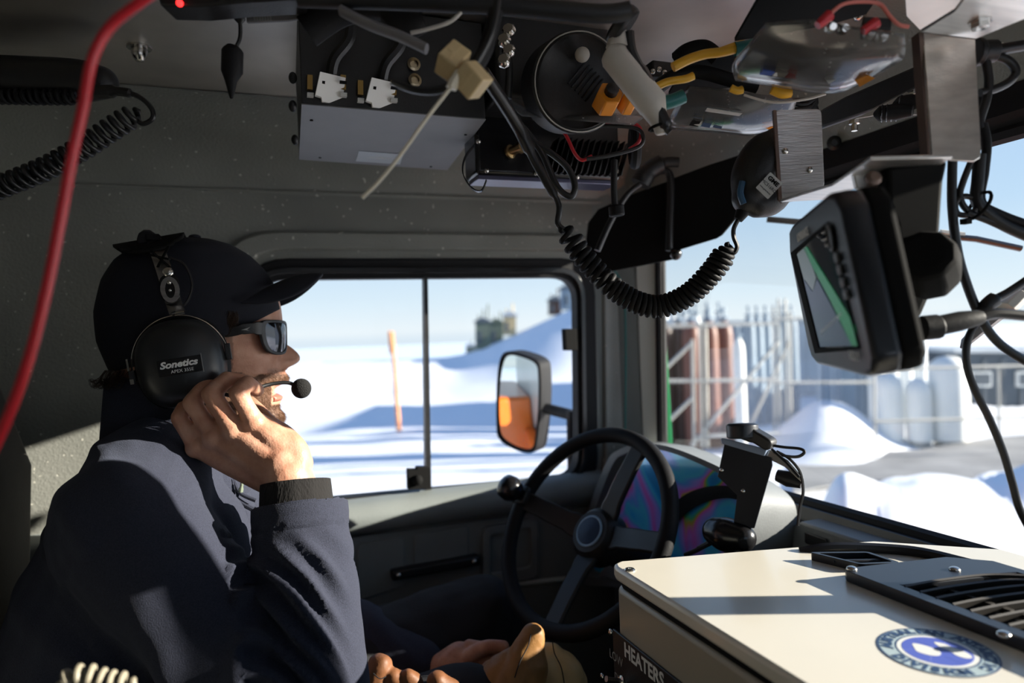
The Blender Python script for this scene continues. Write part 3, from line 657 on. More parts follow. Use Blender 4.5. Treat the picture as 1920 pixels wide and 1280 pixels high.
for hy, K in ((.95, KN), (1.11, KF)):
    chain(body, [(Vector((-.2, hy, .56)), .08), (Vector((-.2, hy, .56)).lerp(K, .5), .07), (K, .052)])
    chain(body, [(K, .052), (K+Vector((.12, 0, -.24)), .05), (K+Vector((.20, 0, -.48)), .036)])
# right hand, back of the hand to the camera
MC = [(478, 792, .802), (440, 806, .800), (404, 820, .802), (370, 838, .806)]
PIPj = [(447, 737, .787), (396, 738, .787), (360, 755, .793), (336, 783, .800)]
DIPj = [(463, 718, .806), (425, 711, .806), (386, 722, .812), (356, 745, .814)]
TIP = [(482, 731, .822), (452, 714, .822), (412, 716, .826), (382, 735, .826)]
RAD = [(.0125, .0108, .0095, .0085), (.013, .0112, .0096, .009), (.0125, .0105, .0094, .0085), (.0115, .0096, .0085, .008)]
WR = [(556, 872, .802), (534, 880, .796), (512, 888, .798), (496, 896, .804)]
hand = MB()
for i in range(4):
    a, b, c, d, w = P(*MC[i]), P(*PIPj[i]), P(*DIPj[i]), P(*TIP[i]), P(*WR[i]); r = RAD[i]
    chain(hand, [(w, .017), (w.lerp(a, .55), .0148), (a, r[0])], 12); hand.ball(a - FWD*.0025, r[0]*1.12)
    chain(hand, [(a, r[0]), (a.lerp(b, .5)-FWD*.001, r[1]*.98), (b, r[1]*1.02)], 12); chain(hand, [(b, r[1]), (c, r[2])], 12); chain(hand, [(c, r[2]), (d, r[3])], 12)
    chain(hand, [(w + FWD*.013, .016), (a + FWD*.010, .0115)], 12)
for i in range(3):
    for k in (.2, .4, .6, .8, .93):
        p = P(*WR[i]).lerp(P(*MC[i]), k); q = P(*WR[i+1]).lerp(P(*MC[i+1]), k); chain(hand, [(p + FWD*.003, .0138), (q + FWD*.003, .0138)], 10, 2)
for i in (1, 2):
    for k in (.12, .3, .45) if i == 2 else (.12, .25):
        p = P(*MC[i]).lerp(P(*PIPj[i]), k); q = P(*MC[i+1]).lerp(P(*PIPj[i+1]), k); chain(hand, [(p + FWD*.004, .009), (q + FWD*.004, .009)], 10, 2)
chain(hand, [(WRN, .0285), (P(536, 890, .800), .0285), (P(528, 872, .800), .024)], 16)
chain(hand, [(P(551, 886, .806), .020), (P(556, 852, .806), .0165), (P(530, 820, .816), .0155), (P(503, 797, .830), .0125), (P(484, 775, .846), .0115), (P(468, 757, .858), .0100)], 14)   # thumb, behind
chain(hand, [(P(545, 850, .806), .018), (P(512, 812, .808), .0135), (P(490, 796, .808), .012)], 12)
# left hand resting in the lap
lw = WRF; kn = [P(880, 1212, 1.085), P(902, 1222, 1.075), P(915, 1240, 1.065), P(918, 1262, 1.06)]
hand.ball(P(862, 1240, 1.085), (.036, .034, .026)); chain(hand, [(lw, .027), (P(862, 1240, 1.085), .030)], 14)
for i, kp in enumerate(kn):
    e1 = kp + RIGHT*.030 + DOWN*.004 - FWD*.004; e2 = e1 + RIGHT*.010 + DOWN*.022
    chain(hand, [(P(856, 1240, 1.085), .016), (kp, .0115)], 10); chain(hand, [(kp, .0115), (e1, .0100), (e2, .009)], 10)
chain(hand, [(P(858, 1250, 1.075), .016), (P(905, 1215, 1.06), .0115), (P(944, 1212, 1.055), .0095)], 12)
allb = MB(); 
for q in (skin, body, hand): allb.add(q.v, q.f)
allb = remesh(allb, .0023, 3, .5)

def skin_mat():
    m = mat('skin', (.50, .25, .16), .48, spec=.35, sss=.12); nt = m.node_tree; b = nt.nodes['Principled BSDF']
    at = N(nt, 'ShaderNodeAttribute'); at.attribute_name = 'stubble'; tcn = N(nt, 'ShaderNodeTexCoord')
    n = N(nt, 'ShaderNodeTexNoise'); n.inputs['Scale'].default_value = 45; n.inputs['Detail'].default_value = 6; nt.links.new(tcn.outputs['Object'], n.inputs['Vector'])
    r = ramp(nt, n.outputs['Fac'], [(.3, (.42, .19, .12)), (.5, (.52, .27, .18)), (.7, (.60, .34, .24))])
    mx = N(nt, 'ShaderNodeMix', data_type='RGBA'); mx.inputs[7].default_value = (.075, .040, .024, 1)
    k = N(nt, 'ShaderNodeMath', operation='MULTIPLY'); k.inputs[1].default_value = .85; nt.links.new(at.outputs['Fac'], k.inputs[0]); nt.links.new(k.outputs[0], mx.inputs[0])
    nt.links.new(r.outputs[0], mx.inputs[6]); nt.links.new(mx.outputs[2], b.inputs['Base Color'])
    n2 = N(nt, 'ShaderNodeTexVoronoi'); n2.inputs['Scale'].default_value = 420; nt.links.new(tcn.outputs['Object'], n2.inputs['Vector'])
    n3 = N(nt, 'ShaderNodeTexNoise'); n3.inputs['Scale'].default_value = 110; n3.inputs['Detail'].default_value = 5; nt.links.new(tcn.outputs['Object'], n3.inputs['Vector'])
    ad = N(nt, 'ShaderNodeMath', operation='MULTIPLY_ADD'); ad.inputs[1].default_value = .25; nt.links.new(n2.outputs['Distance'], ad.inputs[0]); nt.links.new(n3.outputs['Fac'], ad.inputs[2])
    bp = N(nt, 'ShaderNodeBump'); bp.inputs['Strength'].default_value = .45; bp.inputs['Distance'].default_value = .0016; nt.links.new(ad.outputs[0], bp.inputs['Height']); nt.links.new(bp.outputs[0], b.inputs['Normal'])
    return m
def inbeard(px, py):
    if py < 690 or px < 405: 
        return .7 if (415 < px < 440 and 600 < py < 700) else 0
    if px > 508 and 716 < py < 756: return 0
    if px < 500: return 1 if py > 696 + (px-430)*.10 + 4*math.sin(px*.15) else 0
    if py < 700: return .3
    return 1 if py > 697 else 0
person = ob('person', allb, skin_mat(), label='bearded man in navy cap, sunglasses, headset and fleece sitting at the wheel', cat='person', smooth=180, origin=(-.2, 1.03, .46))
at = person.data.attributes.new('stubble', 'FLOAT', 'POINT'); vals = []
for v in allb.v:
    val = 0
    if v[2] > .98 and v[0] > -.12 and .93 < v[1] < 1.13:
        a, b, _ = proj((v[0], YH, v[2])); val = inbeard(a, b) if b < 830 else 0
    vals.append(float(val))
at.data.foreach_set('value', vals)
# beard hairs
rnd = random.Random(3); mb = MB(); cnt = 0
while cnt < 9000:
    py = rnd.uniform(690, 812); a = rnd.choice((-1, -1, -1, 1))*rnd.uniform(0, 1.75)
    p = face(py, a); px_, py_, _ = proj((p.x, YH, p.z)); w = inbeard(px_, py_)
    if rnd.random() > w: continue
    q = face(py, a+.03) - face(py, a-.03); s_ = face(py+2, a) - face(py-2, a); nn_ = q.cross(s_).normalized()
    if nn_.dot(p - Vector((p.x-.06, YH, p.z))) < 0: nn_ = -nn_
    cnt += 1; ln = rnd.uniform(.003, .0065)*(1.25 if py > 755 else 1)
    d = (nn_*.45 + Vector((.25, 0, -.9)) + Vector((rnd.uniform(-.4, .4), rnd.uniform(-.4, .4), rnd.uniform(-.3, .3)))).normalized()
    b0 = p - nn_*.0006; m1 = b0 + d*ln*.5 + nn_*.0006; tip = b0 + d*ln; e_ = d.orthogonal().normalized()*.00022; f_ = d.cross(e_)
    tri = [b0+e_, b0-e_*.5+f_*.87, b0-e_*.5-f_*.87]
    mb.add(tri + [tip], [(0, 1, 3), (1, 2, 3), (2, 0, 3)])
ob('beard', mb, M['beard'], person, kind='stuff', smooth=None)
# lips
mb = MB(); pu = spline([PY(x, y, YH) for x, y in ((521, 719), (532, 716), (539.5, 717), (538, 720.5), (528, 723))], 4); 
def lip(py0, py1, nm, dx):
    mb = MB()
    mb.grid(lambda u, v: (lambda y, py: Vector((face(py, 0).x + dx*math.sin(math.pi*v) - (y/.024)**2*.012, YH+y, face(py, 0).z)))((u-.5)*.046, py0+(py1-py0)*v), 16, 7)
    o = ob(nm, mb, M['skin_lip'], person, smooth=180); s_ = o.modifiers.new('s', 'SOLIDIFY'); s_.thickness = .003
lip(714, 721, 'upper_lip', .0025); lip(737, 751, 'lower_lip', .003)
# hair at the temple and nape
def strands(name, n, gen, r0=.0003, mt='hair'):
    mb = MB()
    for i in range(n):
        pts_ = gen(i); mb.tube(spline(pts_, 3), r0, 3, cap=False)
    return ob(name, mb, M[mt], person, kind='stuff', smooth=None)
def temple(i):
    px = rnd.uniform(415, 447); py = rnd.uniform(582, 596); yy = YH - .0775; a = PY(px, py, yy); b = PY(px+rnd.uniform(-8, 2), py+rnd.uniform(8, 52*(1-(px-412)/46)+10), yy-.001); return [a, a.lerp(b, .5)+RIGHT*rnd.uniform(-.003, .003), b]
strands('sideburn', 260, temple, .00018)
def nape(i):
    px = rnd.uniform(196, 250); a = PY(px, 694, rnd.uniform(.97, 1.0)); l = rnd.uniform(.015, .03); return [a, a+Vector((-.006, -.004, -l*.5)), a+Vector((-.014+rnd.uniform(-.004, .004), 0, -l*.8)), a+Vector((-.018, 0, -l*.6))]
strands('nape_hair', 160, nape, .00022)
# ---------------------------------------------------------------- clothes
def fleece():
    m = mat('navy_fleece', (.02, .024, .045), .95, sheen=.08, bump=0); nt = m.node_tree; b = nt.nodes['Principled BSDF']
    tcn = N(nt, 'ShaderNodeTexCoord'); n = N(nt, 'ShaderNodeTexNoise'); n.inputs['Scale'].default_value = 850; n.inputs['Detail'].default_value = 3; nt.links.new(tcn.outputs['Object'], n.inputs['Vector'])
    bp = N(nt, 'ShaderNodeBump'); bp.inputs['Strength'].default_value = .6; bp.inputs['Distance'].default_value = .0012; nt.links.new(n.outputs['Fac'], bp.inputs['Height']); nt.links.new(bp.outputs[0], b.inputs['Normal'])
    r = ramp(nt, n.outputs['Fac'], [(.3, (.011, .013, .025)), (.7, (.026, .030, .052))]); nt.links.new(r.outputs[0], b.inputs['Base Color'])
    return m
M['fleece'] = fleece()
CUF = P(563, 948, .800)            # sleeve hem
jk = MB()
for dy in (-.085, .085):
    chain(jk, [(Vector((-.135, 1.03+dy, .90)), .118), (Vector((-.165, 1.03+dy*1.1, .78)), .135), (Vector((-.19, 1.03+dy*1.1, .62)), .14), (Vector((-.19, 1.03+dy*1.1, .56)), .14)], 24)
chain(jk, [(SHN+Vector((.005, -.005, -.012)), .078), (Vector((-.13, .95, .985)), .078), (NB+Vector((-.012, 0, -.005)), .082), (Vector((-.13, 1.11, .985)), .078), (SHF, .078)], 20)
chain(jk, [(SHN+Vector((0, 0, -.01)), .080), (SHN.lerp(ELN, .45)+Vector((-.005, 0, -.012)), .071), (ELN.lerp(SHN, .12)+Vector((0, 0, -.01)), .066)], 22)
chain(jk, [(ELN+Vector((.003, 0, -.004)), .063), (ELN.lerp(CUF, .35)+Vector((.004, 0, 0)), .0605), (ELN.lerp(CUF, .75), .055), (CUF, .0505)], 24)
chain(jk, [(SHF, .078), (SHF.lerp(ELF, .5), .066), (ELF, .06)], 18); chain(jk, [(ELF, .06), (ELF.lerp(WRF, .5), .055), (WRF.lerp(ELF, .12), .042)], 18)
chain(jk, [(NB+Vector((-.012, 0, 0)), .078), (Vector((-.110, 1.03, .990)), .074)], 18)
jk = remesh(jk, .0045, 8, .5)
ax = (CUF - ELN).normalized(); Lf = (CUF-ELN).length; axu = (ELN-SHN).normalized(); Lu = (ELN-SHN).length
def ridge(x): return abs((x % 1.0) - .5)*2
nv = []
for v, n_ in zip(jk.v, jk.n):
    p = Vector(v); n_ = Vector(n_); q = p - ELN; s = q.dot(ax); rad = (q - ax*s).length
    w = noise.noise(p*9)*.006 + noise.noise(p*22)*.0022
    if s > -.02 and rad < .085 and s < Lf+.05 and p.y < .92:
        side = q.dot(RIGHT); cam_ = -q.dot(FWD)
        ph = (s + side*1.2 + side*side*9 + .012*noise.noise(p*14))/.031
        r1 = .5+.5*math.cos(2*math.pi*ph); amp = .015*sst(Lf*.92, Lf*.62, s)*sst(.055, .0, side)
        w = w*.6 + (r1**1.6 - .35)*amp
        if s > Lf-.026: w += .0018 - (.004 if abs(s-(Lf-.026)) < .0025 else 0)
    else:
        q2 = p - SHN; s2 = q2.dot(axu); r2 = (q2 - axu*s2).length
        if r2 < .1 and .02 < s2 < Lu and p.y < .95:
            ph = (s2 + q2.dot(UP)*.7 + .02*noise.noise(p*11))/.058; w += ((.5+.5*math.cos(2*math.pi*ph))**2-.3)*.009*sst(.03, .16, s2)
        else:
            ph = (p.z*1.0 + (p.x)*.8 + .05*noise.noise(p*6))/.075; w += ((.5+.5*math.cos(2*math.pi*ph))**2-.3)*.004
    nv.append(tuple(p + n_*w))
# open sleeve end: drop what lies beyond the hem
keep = []
for f in jk.f:
    c = sum((Vector(nv[i]) for i in f), Vector())/len(f)
    if (c-CUF).dot(ax) > .002 and (c-CUF).length < .09 and c.y < .92: continue
    keep.append(f)
jk.v = nv; jk.f = keep; jk.m = [0]*len(keep)
jo = ob('fleece_jacket', jk, M['fleece'], person, smooth=180)
# sleeve hem ring, knit cuff
AF = axis_frame(CUF, ax)
mb = MB(); mb.lathe([(.0485, -.030), (.0535, -.026), (.0545, -.012), (.0540, 0), (.0505, .0025), (.045, 0), (.043, -.02)], AF, 40); ob('sleeve_hem', mb, M['fleece'], jo, smooth=60)
mb = MB(); mb.torus(axis_frame(CUF - ax*.0275, ax), .0520, .0012, 40, 6); ob('seam', mb, M['fleece'], jo)
mb = MB(); mb.grid(lambda u, v: (lambda a, h: ((.0415+.0012*math.sin(a*60)*.3 - .002*h/.03)*math.cos(a), (.0415 - .002*h/.03)*math.sin(a), h))(2*math.pi*u, -.02+.047*v), 72, 8, True, False, axis_frame(CUF + RIGHT*(-.004), ax))
c_ = ob('knit_cuff', mb, M['knit'], person, smooth=60); q = c_.modifiers.new('s', 'SOLIDIFY'); q.thickness = .004
# collar
def colr(u, v):
    a = 2*math.pi*u; bx = -.112 + .012*v; back = .5-.5*math.cos(a); z = .955 + v*(.02+.128*back+.045*abs(math.sin(a))) + .004*math.sin(a*3+v*4)
    r = .096 - .012*v + .006*math.sin(a*4+1)*v
    return (bx + r*math.cos(a)*1.02 + .012*(1-back)*0, YH + r*.95*math.sin(a), z)
mb = MB(); mb.grid(colr, 56, 12, True); c_ = ob('collar', mb, M['fleece'], person, smooth=180); q = c_.modifiers.new('s', 'SOLIDIFY'); q.thickness = .007; q = c_.modifiers.new('b', 'SUBSURF'); q.levels = q.render_levels = 1
# zip placket and pull on the chest
def chest(px, py, o=0):      # the chest surface seen just left of the raised sleeve
    return P(px, py, .905-o)
mb = MB(); mb.tube(spline([chest(418, 880), chest(424, 905), chest(438, 930), chest(462, 948), chest(492, 962)], 6), .0035, 8); mb.tube(spline([chest(436, 884), chest(440, 905), chest(452, 925), chest(480, 938)], 6), .0028, 8); ob('placket_piping', mb, M['fleece'], jo)
mb = MB(); mb.tube(spline([chest(455, 892, .006), chest(454, 905, .006), chest(451, 922, .006)], 5), [.0008]*5+[.002]*3+[.003]*3, 8); ob('zip_pull', mb, M['olive'], jo)
mb = MB(); mb.tube(spline([PY(322, 860, .885), PY(330, 890, .872), PY(335, 925, .868), PY(330, 960, .80)], 5), .0012, 6); 
# trousers and boots
tr = MB()
for hy, K in ((.95, KN), (1.11, KF)):
    h_ = Vector((-.2, hy, .55)); chain(tr, [(h_, .12), (h_.lerp(K, .5)+Vector((0, 0, .005)), .095), (K, .078)], 20)
    chain(tr, [(K, .077), (K+Vector((.10, 0, -.22)), .068), (K+Vector((.17, 0, -.42)), .06)], 18)
tr = remesh(tr, .006, 6, .5); tv = []
for v, n_ in zip(tr.v, tr.n): p = Vector(v); tv.append(tuple(p + Vector(n_)*(.006*noise.noise(p*12)+.003*noise.noise(p*30))))
tr.v = tv; ob('trousers', tr, M['trouser'], person, smooth=180)
for K in (KN, KF):
    b = K+Vector((.19, 0, -.47)); mb = MB(); chain(mb, [(b+Vector((0, 0, .04)), .055), (b+Vector((.01, 0, -.06)), .048), (b+Vector((.14, 0, -.085)), .038)], 14); mb = remesh(mb, .008, 4); ob('boot', mb, M['rubber'], person, smooth=180)
# cap
bl = [(700, 207), (640, 181), (585, 176), (525, 190), (488, 214), (462, 252), (449, 300), (446, 345)]
fl = [(580, 527), (560, 522), (532, 514), (505, 496), (480, 470), (460, 436), (450, 400), (447, 366)]
wl = [.0855, .0865, .086, .082, .074, .058, .036, .010]
def capp(u, v):
    q = v*7; i = min(int(q), 6); s = q-i; s2 = s
    B = Vector((bl[i][1]*(1-s)+bl[i+1][1]*s, bl[i][0]*(1-s)+bl[i+1][0]*s, 0)); Fp = Vector((fl[i][1]*(1-s)+fl[i+1][1]*s, fl[i][0]*(1-s)+fl[i+1][0]*s, 0)); w = wl[i]*(1-s)+wl[i+1]*s
    a = 2*math.pi*u; B3, F3 = PY(B.x, B.y, YH), PY(Fp.x, Fp.y, YH); c = (B3+F3)/2; h = (F3-B3)/2
    w *= 1 - .0010*math.cos(a*6)**8*8*0
    pr = 1 + .004*abs(math.sin(3*a))
    sag = Vector((0, 0, -.012*(math.sin(a)**2)*(1-v)))
    return c + h*math.cos(a)*pr + Vector((0, w*math.sin(a)*pr, 0)) + sag
mb = MB(); mb.grid(capp, 72, 29, True); mb.f.append(tuple(i*29+28 for i in range(72))); mb.m.append(0)
cp = ob('baseball_cap', mb, M['cap'], person, smooth=180); q = cp.modifiers.new('s', 'SOLIDIFY'); q.thickness = .003
q = cp.modifiers.new('m', 'SMOOTH'); q.iterations = 3
bc = PY(365, 446, YH); mb = MB(); mb.ball((bc.x, bc.y, bc.z+.001), (.008, .008, .004)); ob('button', mb, M['cap'], cp)
def brim(u, v):
    th = (u-.5)*math.pi*.98; c, s = math.cos(th), math.sin(th)
    i0 = PY(452, 574, YH); i1 = PY(517, 533, YH); o1 = PY(605, 515, YH)
    inn = Vector((i0.x + (i1.x-i0.x)*c, YH + .0815*s, i0.z + (i1.z-i0.z)*c**1.1 - .001))
    out = Vector((i0.x + .008 + (o1.x-i0.x-.008)*c**.62, YH + .083*s, i0.z-.002 + (o1.z-i0.z+.002)*c**1.6))
    p = inn.lerp(out, v); p.z += .005*math.sin(math.pi*v)*c
    return p
mb = MB(); mb.grid(brim, 49, 14); b_ = ob('brim', mb, M['cap'], cp, smooth=180); q = b_.modifiers.new('s', 'SOLIDIFY'); q.thickness = .0035; q.offset = 0
# sunglasses
G = lambda px, py, y: PY(px, py, y)
YN = .962
sg = MB(); 
fo = [(500, 609), (515, 602), (533, 601), (538, 612), (537, 640), (530, 664), (512, 664), (503, 650), (500, 630)]
fi = [(505, 613), (517, 607), (532, 606), (535, 614), (533.5, 639), (527.5, 659), (513, 659), (507, 648), (505, 631)]
def lensp(px, py, side, o=0):
    k = (px-500)/38.0; dy = .062 - .052*max(0, k)**1.0
    p = PY(px, py, YH); return Vector((p.x + (.004 if k > 0 else 0) + o*.6, YH + side*(dy+.006) + side*0 - o*.8*(-side if side < 0 else -side), p.z))
# the front frame wraps: lens outline is laid on a curved surface across the brow
def wrap(s, h, o=0.0):
    """s 0..1 from temple to nose, h 0..1 bottom to top"""
    y = .070*(1-s) + .007*s; x = PY(534, 632, YH).x - .001 - .034*(y/.070)**2.2; z0 = PY(520, 664, YH).z; z1 = PY(520, 602, YH).z
    return x + o, y, z0 + (z1-z0)*h
r_ = root('sunglasses', PY(510, 664, .98), 'black wraparound sunglasses with mirrored lenses worn by the driver', 'sunglasses')
OUT = [(.02, .93), (.25, 1.0), (.7, .99), (.96, .90), (.97, .60), (.86, .22), (.68, .03), (.35, .0), (.12, .12), (.02, .45)]
ctr = (.49, .52)
for side in (-1, 1):
    o = spline([Vector((a, b, 0)) for a, b in OUT], 4, True)
    def W3(p, k, off): s_, h_ = ctr[0]+(p.x-ctr[0])*k, ctr[1]+(p.y-ctr[1])*k; x, y, z = wrap(s_, h_, off); return Vector((x, YH+side*y, z))
    mb = MB(); mb.ringplate([W3(p, 1.0, 0) for p in o], [W3(p, .84, 0) for p in o], (.0045, 0, 0)); ob('rim', mb, M['black'], r_, bevel=.0008)
    mb = MB(); n_ = len(o); mb.v = [tuple(W3(p, .87*k/6, .0032+.0022*(1-(k/6)**2))) for k in range(7) for p in o]
    mb.f = [(k*n_+j, k*n_+(j+1) % n_, (k+1)*n_+(j+1) % n_, (k+1)*n_+j) for k in range(6) for j in range(n_)]; mb.m = [0]*len(mb.f)
    ob('lens', mb, M['lens'], r_, smooth=180)
    ya = YH + side*.076
    a = Vector(wrap(.04, .88)); a = Vector((a.x, YH+side*a.y, a.z)); b = PY(425, 623, ya)
    mb = MB(); ribbon(mb, spline([a + Vector((.002, side*.001, -.006)), a.lerp(b, .12)+Vector((0, side*.006, -.004)), a.lerp(b, .5)+Vector((0, side*.006, -.001)), b, b + Vector((-.06, -side*.004, -.002))], 4), UP, [.017]*5+[.014]*4+[.012]*8, .0035)
    tm = ob('temple_arm', mb, M['black'], r_, smooth=50, bevel=.001)
    if side < 0:
        T = frame(PY(461, 617, YH-.0865), RIGHT, UP); mb = MB()
        mb.add([(-.006, -.001, 0), (-.001, .0006, 0), (.006, .003, 0), (.0015, -.0006, 0), (.004, -.002, 0), (.0, -.0012, 0)], [(0, 1, 5), (1, 2, 3), (3, 4, 5), (1, 3, 5)], T); ob('emblem', mb, M['print'], tm)
mb = MB(); x, y, z = wrap(1, .75); mb.tube([(x, YH-.009, z), (x+.002, YH, z+.001), (x, YH+.009, z)], .003, 8); ob('bridge', mb, M['black'], r_)
# ---------------------------------------------------------------- headset
r_ = root('headset', PY(345, 765, .93), 'black over-ear headset with boom microphone worn over the navy cap', 'headset')
CC = PY(343, 681, .925)
CA = frame(CC, Vector((1, 0, .12)), Vector((-.12, 0, 1)))      # local z = towards +x cross z ... faces -y
mb = MB()
def cup(u, v):
    a = 2*math.pi*u; rr = [0, .017, .031, .041, .0465, .0495, .0505, .0505][int(round(v*7))]; h = [.048, .0475, .045, .0395, .031, .018, .006, -.002][int(round(v*7))]
    n = 2.5; c_, s_ = math.cos(a), math.sin(a); k = (abs(c_)**n+abs(s_)**n)**(-1/n); return (rr*c_*k*.98, rr*s_*k*1.06, h)
mb.grid(cup, 56, 8, True, False, CA); cpz = ob('ear_cup', mb, M['earcup'], r_, smooth=180)
mb = MB()
def cush(u, v):
    a = 2*math.pi*u; n = 2.5; c_, s_ = math.cos(a), math.sin(a); k = (abs(c_)**n+abs(s_)**n)**(-1/n); b = 2*math.pi*v; R = .041 + .0125*math.cos(b)
    return (R*c_*k, R*s_*k*1.06, -.008 + .013*math.sin(b))
mb.grid(cush, 48, 10, True, True, CA); ob('cushion', mb, M['rubber'], r_, smooth=180)
# far cup
CA2 = frame(PY(343, 681, YH*2-.925), Vector((-1, 0, -.12)), Vector((-.12, 0, 1))); mb = MB(); mb.grid(cup, 40, 8, True, False, CA2); ob('ear_cup', mb, M['earcup'], r_, smooth=180)
mb = MB(); mb.grid(cush, 32, 8, True, True, CA2); ob('cushion', mb, M['rubber'], r_, smooth=180)
# name plate
TA = CA @ Matrix.Translation((.001, -.002, .0478)) @ Matrix.Rotation(math.radians(-1), 4, 'X')
mb = MB(); mb.prism(rrect(.046, .019, .001, 2), (0, 0, .0008), TA); pl = ob('name_plate', mb, M['black_gloss'], cpz)
mb = MB(); mb.text('Sonetics', .0105, TA @ Matrix.Translation((-.001, .0026, .0010)), .0002, shear=.25, bold=.0004, sx=1.12); mb.text('APEX 355E', .0052, TA @ Matrix.Translation((.002, -.0055, .0010)), .0002); ob('lettering', mb, M['print'], pl, smooth=None)
mb = MB(); mb.box((.024, 0, .001), (.0006, .022, .001), TA); ob('edge_line', mb, M['printdim'], pl)
# wire yoke round the cup
def cupring(a0, a1, R, h, n=24): return [CA @ Vector((R*math.cos(a)*.98, R*math.sin(a)*1.06, h)) for a in np.linspace(math.radians(a0), math.radians(a1), n)]
mb = MB(); mb.tube(cupring(96, 2, .0545, .012), .0011, 6); mb.tube(cupring(96, 182, .0545, .012), .0011, 6); ob('wire_yoke', mb, M['steel'], r_)
mb = MB(); mb.box((.0530, .006, .014), (.007, .020, .010), CA); ob('yoke_clip', mb, M['black'], r_, bevel=.001)
mb = MB(); mb.box((-.0535, -.006, .014), (.007, .014, .010), CA); ob('yoke_clip', mb, M['black'], r_, bevel=.001)
mb = MB(); mb.box((-.0545, -.012, .0175), (.004, .006, .004), CA); mb.box((-.0565, .008, .015), (.002, .014, .003), CA); ob('metal_clip', mb, M['steel'], r_)
mb = MB(); mb.tube([CA @ Vector((-.0035, .0595, .010)), CA @ Vector((.0125, .0605, .010))], .0026, 8); ob('hinge_pin', mb, M['steel'], r_)
# head band: strip over the crown
top = PY(289, 447, YH-.012)
pts_ = [CA @ Vector((.0045, .062, .010)), PY(325, 565, .930), PY(312, 520, .936), PY(300, 483, .950), PY(292, 460, .975), PY(286, 442, YH-.01), PY(286, 446, YH+.04), PY(284, 480, YH+.075), PY(282, 540, YH+.09), CA2 @ Vector((0, .066, .01))]
sp_ = spline(pts_, 8); mb = MB(); vs = []
for i, p in enumerate(sp_):
    T_ = (sp_[min(i+1, len(sp_)-1)] - sp_[max(i-1, 0)]).normalized(); wv = Vector((1, 0, .12)).normalized(); wv = (wv - T_*wv.dot(T_)).normalized(); nn_ = T_.cross(wv)
    vs += [p + wv*.0088 + nn_*.0008, p - wv*.0088 + nn_*.0008, p - wv*.0088 - nn_*.0008, p + wv*.0088 - nn_*.0008]
mb.add(vs, [(4*i+k, 4*i+(k+1) % 4, 4*i+4+(k+1) % 4, 4*i+4+k) for i in range(len(sp_)-1) for k in range(4)]); ob('head_band', mb, M['alu_raw'], r_)
S = frame(PY(319, 540, .928), Vector((1, 0, .1)), Vector((-.22, .25, .95)))
mb = MB(); mb.prism(rrect(.0215, .034, .009, 5), (0, 0, .0025), S); ob('slider', mb, M['black_gloss'], r_, bevel=.0005)
mb = MB(); mb.ball((0, .020, .003), (.0062, .0062, .0022), S, 12, 6); mb.ball((0, .006, .003), (.0028, .0028, .0028), S, 10, 6); mb.ball((0, -.004, .003), (.002, .002, .002), S, 10, 6); ob('adjuster_screw', mb, M['steel'], r_)
mb = MB(); mb.ringplate([(a*.0105, b*.0165, 0) for a, b in [(math.cos(t_), math.sin(t_)) for t_ in np.linspace(0, 2*math.pi, 20, False)]], [(a*.0055, b*.011, 0) for a, b in [(math.cos(t_), math.sin(t_)) for t_ in np.linspace(0, 2*math.pi, 20, False)]], (0, 0, .0038), S @ Matrix.Translation((0, -.003, .0))); ob('adjuster_slot', mb, M['alu_raw'], r_)
# crossed straps and head pad
mb = MB()
for a, b in (((283, 470), (320, 502)), ((316, 462), (296, 500)), ((283, 478), (318, 486))): mb.tube([PY(*a, .946), PY((a[0]+b[0])/2, (a[1]+b[1])/2, .942), PY(*b, .936)], .0028, 8, sq=.5)
ob('lacing', mb, M['matte'], r_)
mb = MB()
def pad(u, v):
    px = 211 + (345-211)*u; s = u; top_ = 461 + (438-461)*u - 3; droop = 26*math.sin(math.pi*min(1, .12+u*.88))*v
    edge = 4 if (u < .02 or u > .98) else 0
    p = PY(px + (14*v if u < .2 else 0) - (6*v if u > .85 else 0), top_ + (26*(.30+.62*math.sin(math.pi*u)))*v, YH - .012 - .062*math.sin(math.pi*v*.5)); return p
mb.grid(pad, 24, 7)
def pad2(u, v):
    p = pad(u, v); return Vector((p.x, 2*(YH-.012) - p.y + 0, p.z))
mb.grid(pad2, 24, 7); pd = ob('head_pad', mb, M['matte'], r_, smooth=180); q = pd.modifiers.new('s', 'SOLIDIFY'); q.thickness = .004
mb = MB(); mb.tube([PY(276, 450, YH-.04), PY(276, 447, YH), PY(276, 452, YH+.04)], .012, 10); mb.box(tuple(PY(291, 449, YH-.02)), (.016, .05, .008)); ob('pad_strap', mb, M['rubber'], r_, bevel=.001)
# ear lead loop over the cap
mb = MB(); mb.tube(spline([PY(318, 482, .948), PY(345, 495, .945), PY(360, 530, .940), PY(354, 560, .932), PY(336, 580, .925), CA @ Vector((-.002, .06, .02))], 6), .0015, 6); ob('lead', mb, M['cable'], r_)
# boom and microphone
mb = MB(); mb.tube(spline([CA @ Vector((.03, -.035, .03)), P(440, 742, .835), P(500, 722, .868), P(536, 717, .880), P(553, 722, .884)], 6), .0024, 8); ob('boom', mb, M['cable'], r_)
mb = MB(); mb.ball(P(565, 728, .886), (.0125, .0130, .0128), None, 28, 18); ob('foam_microphone', mb, M['foam'], r_)
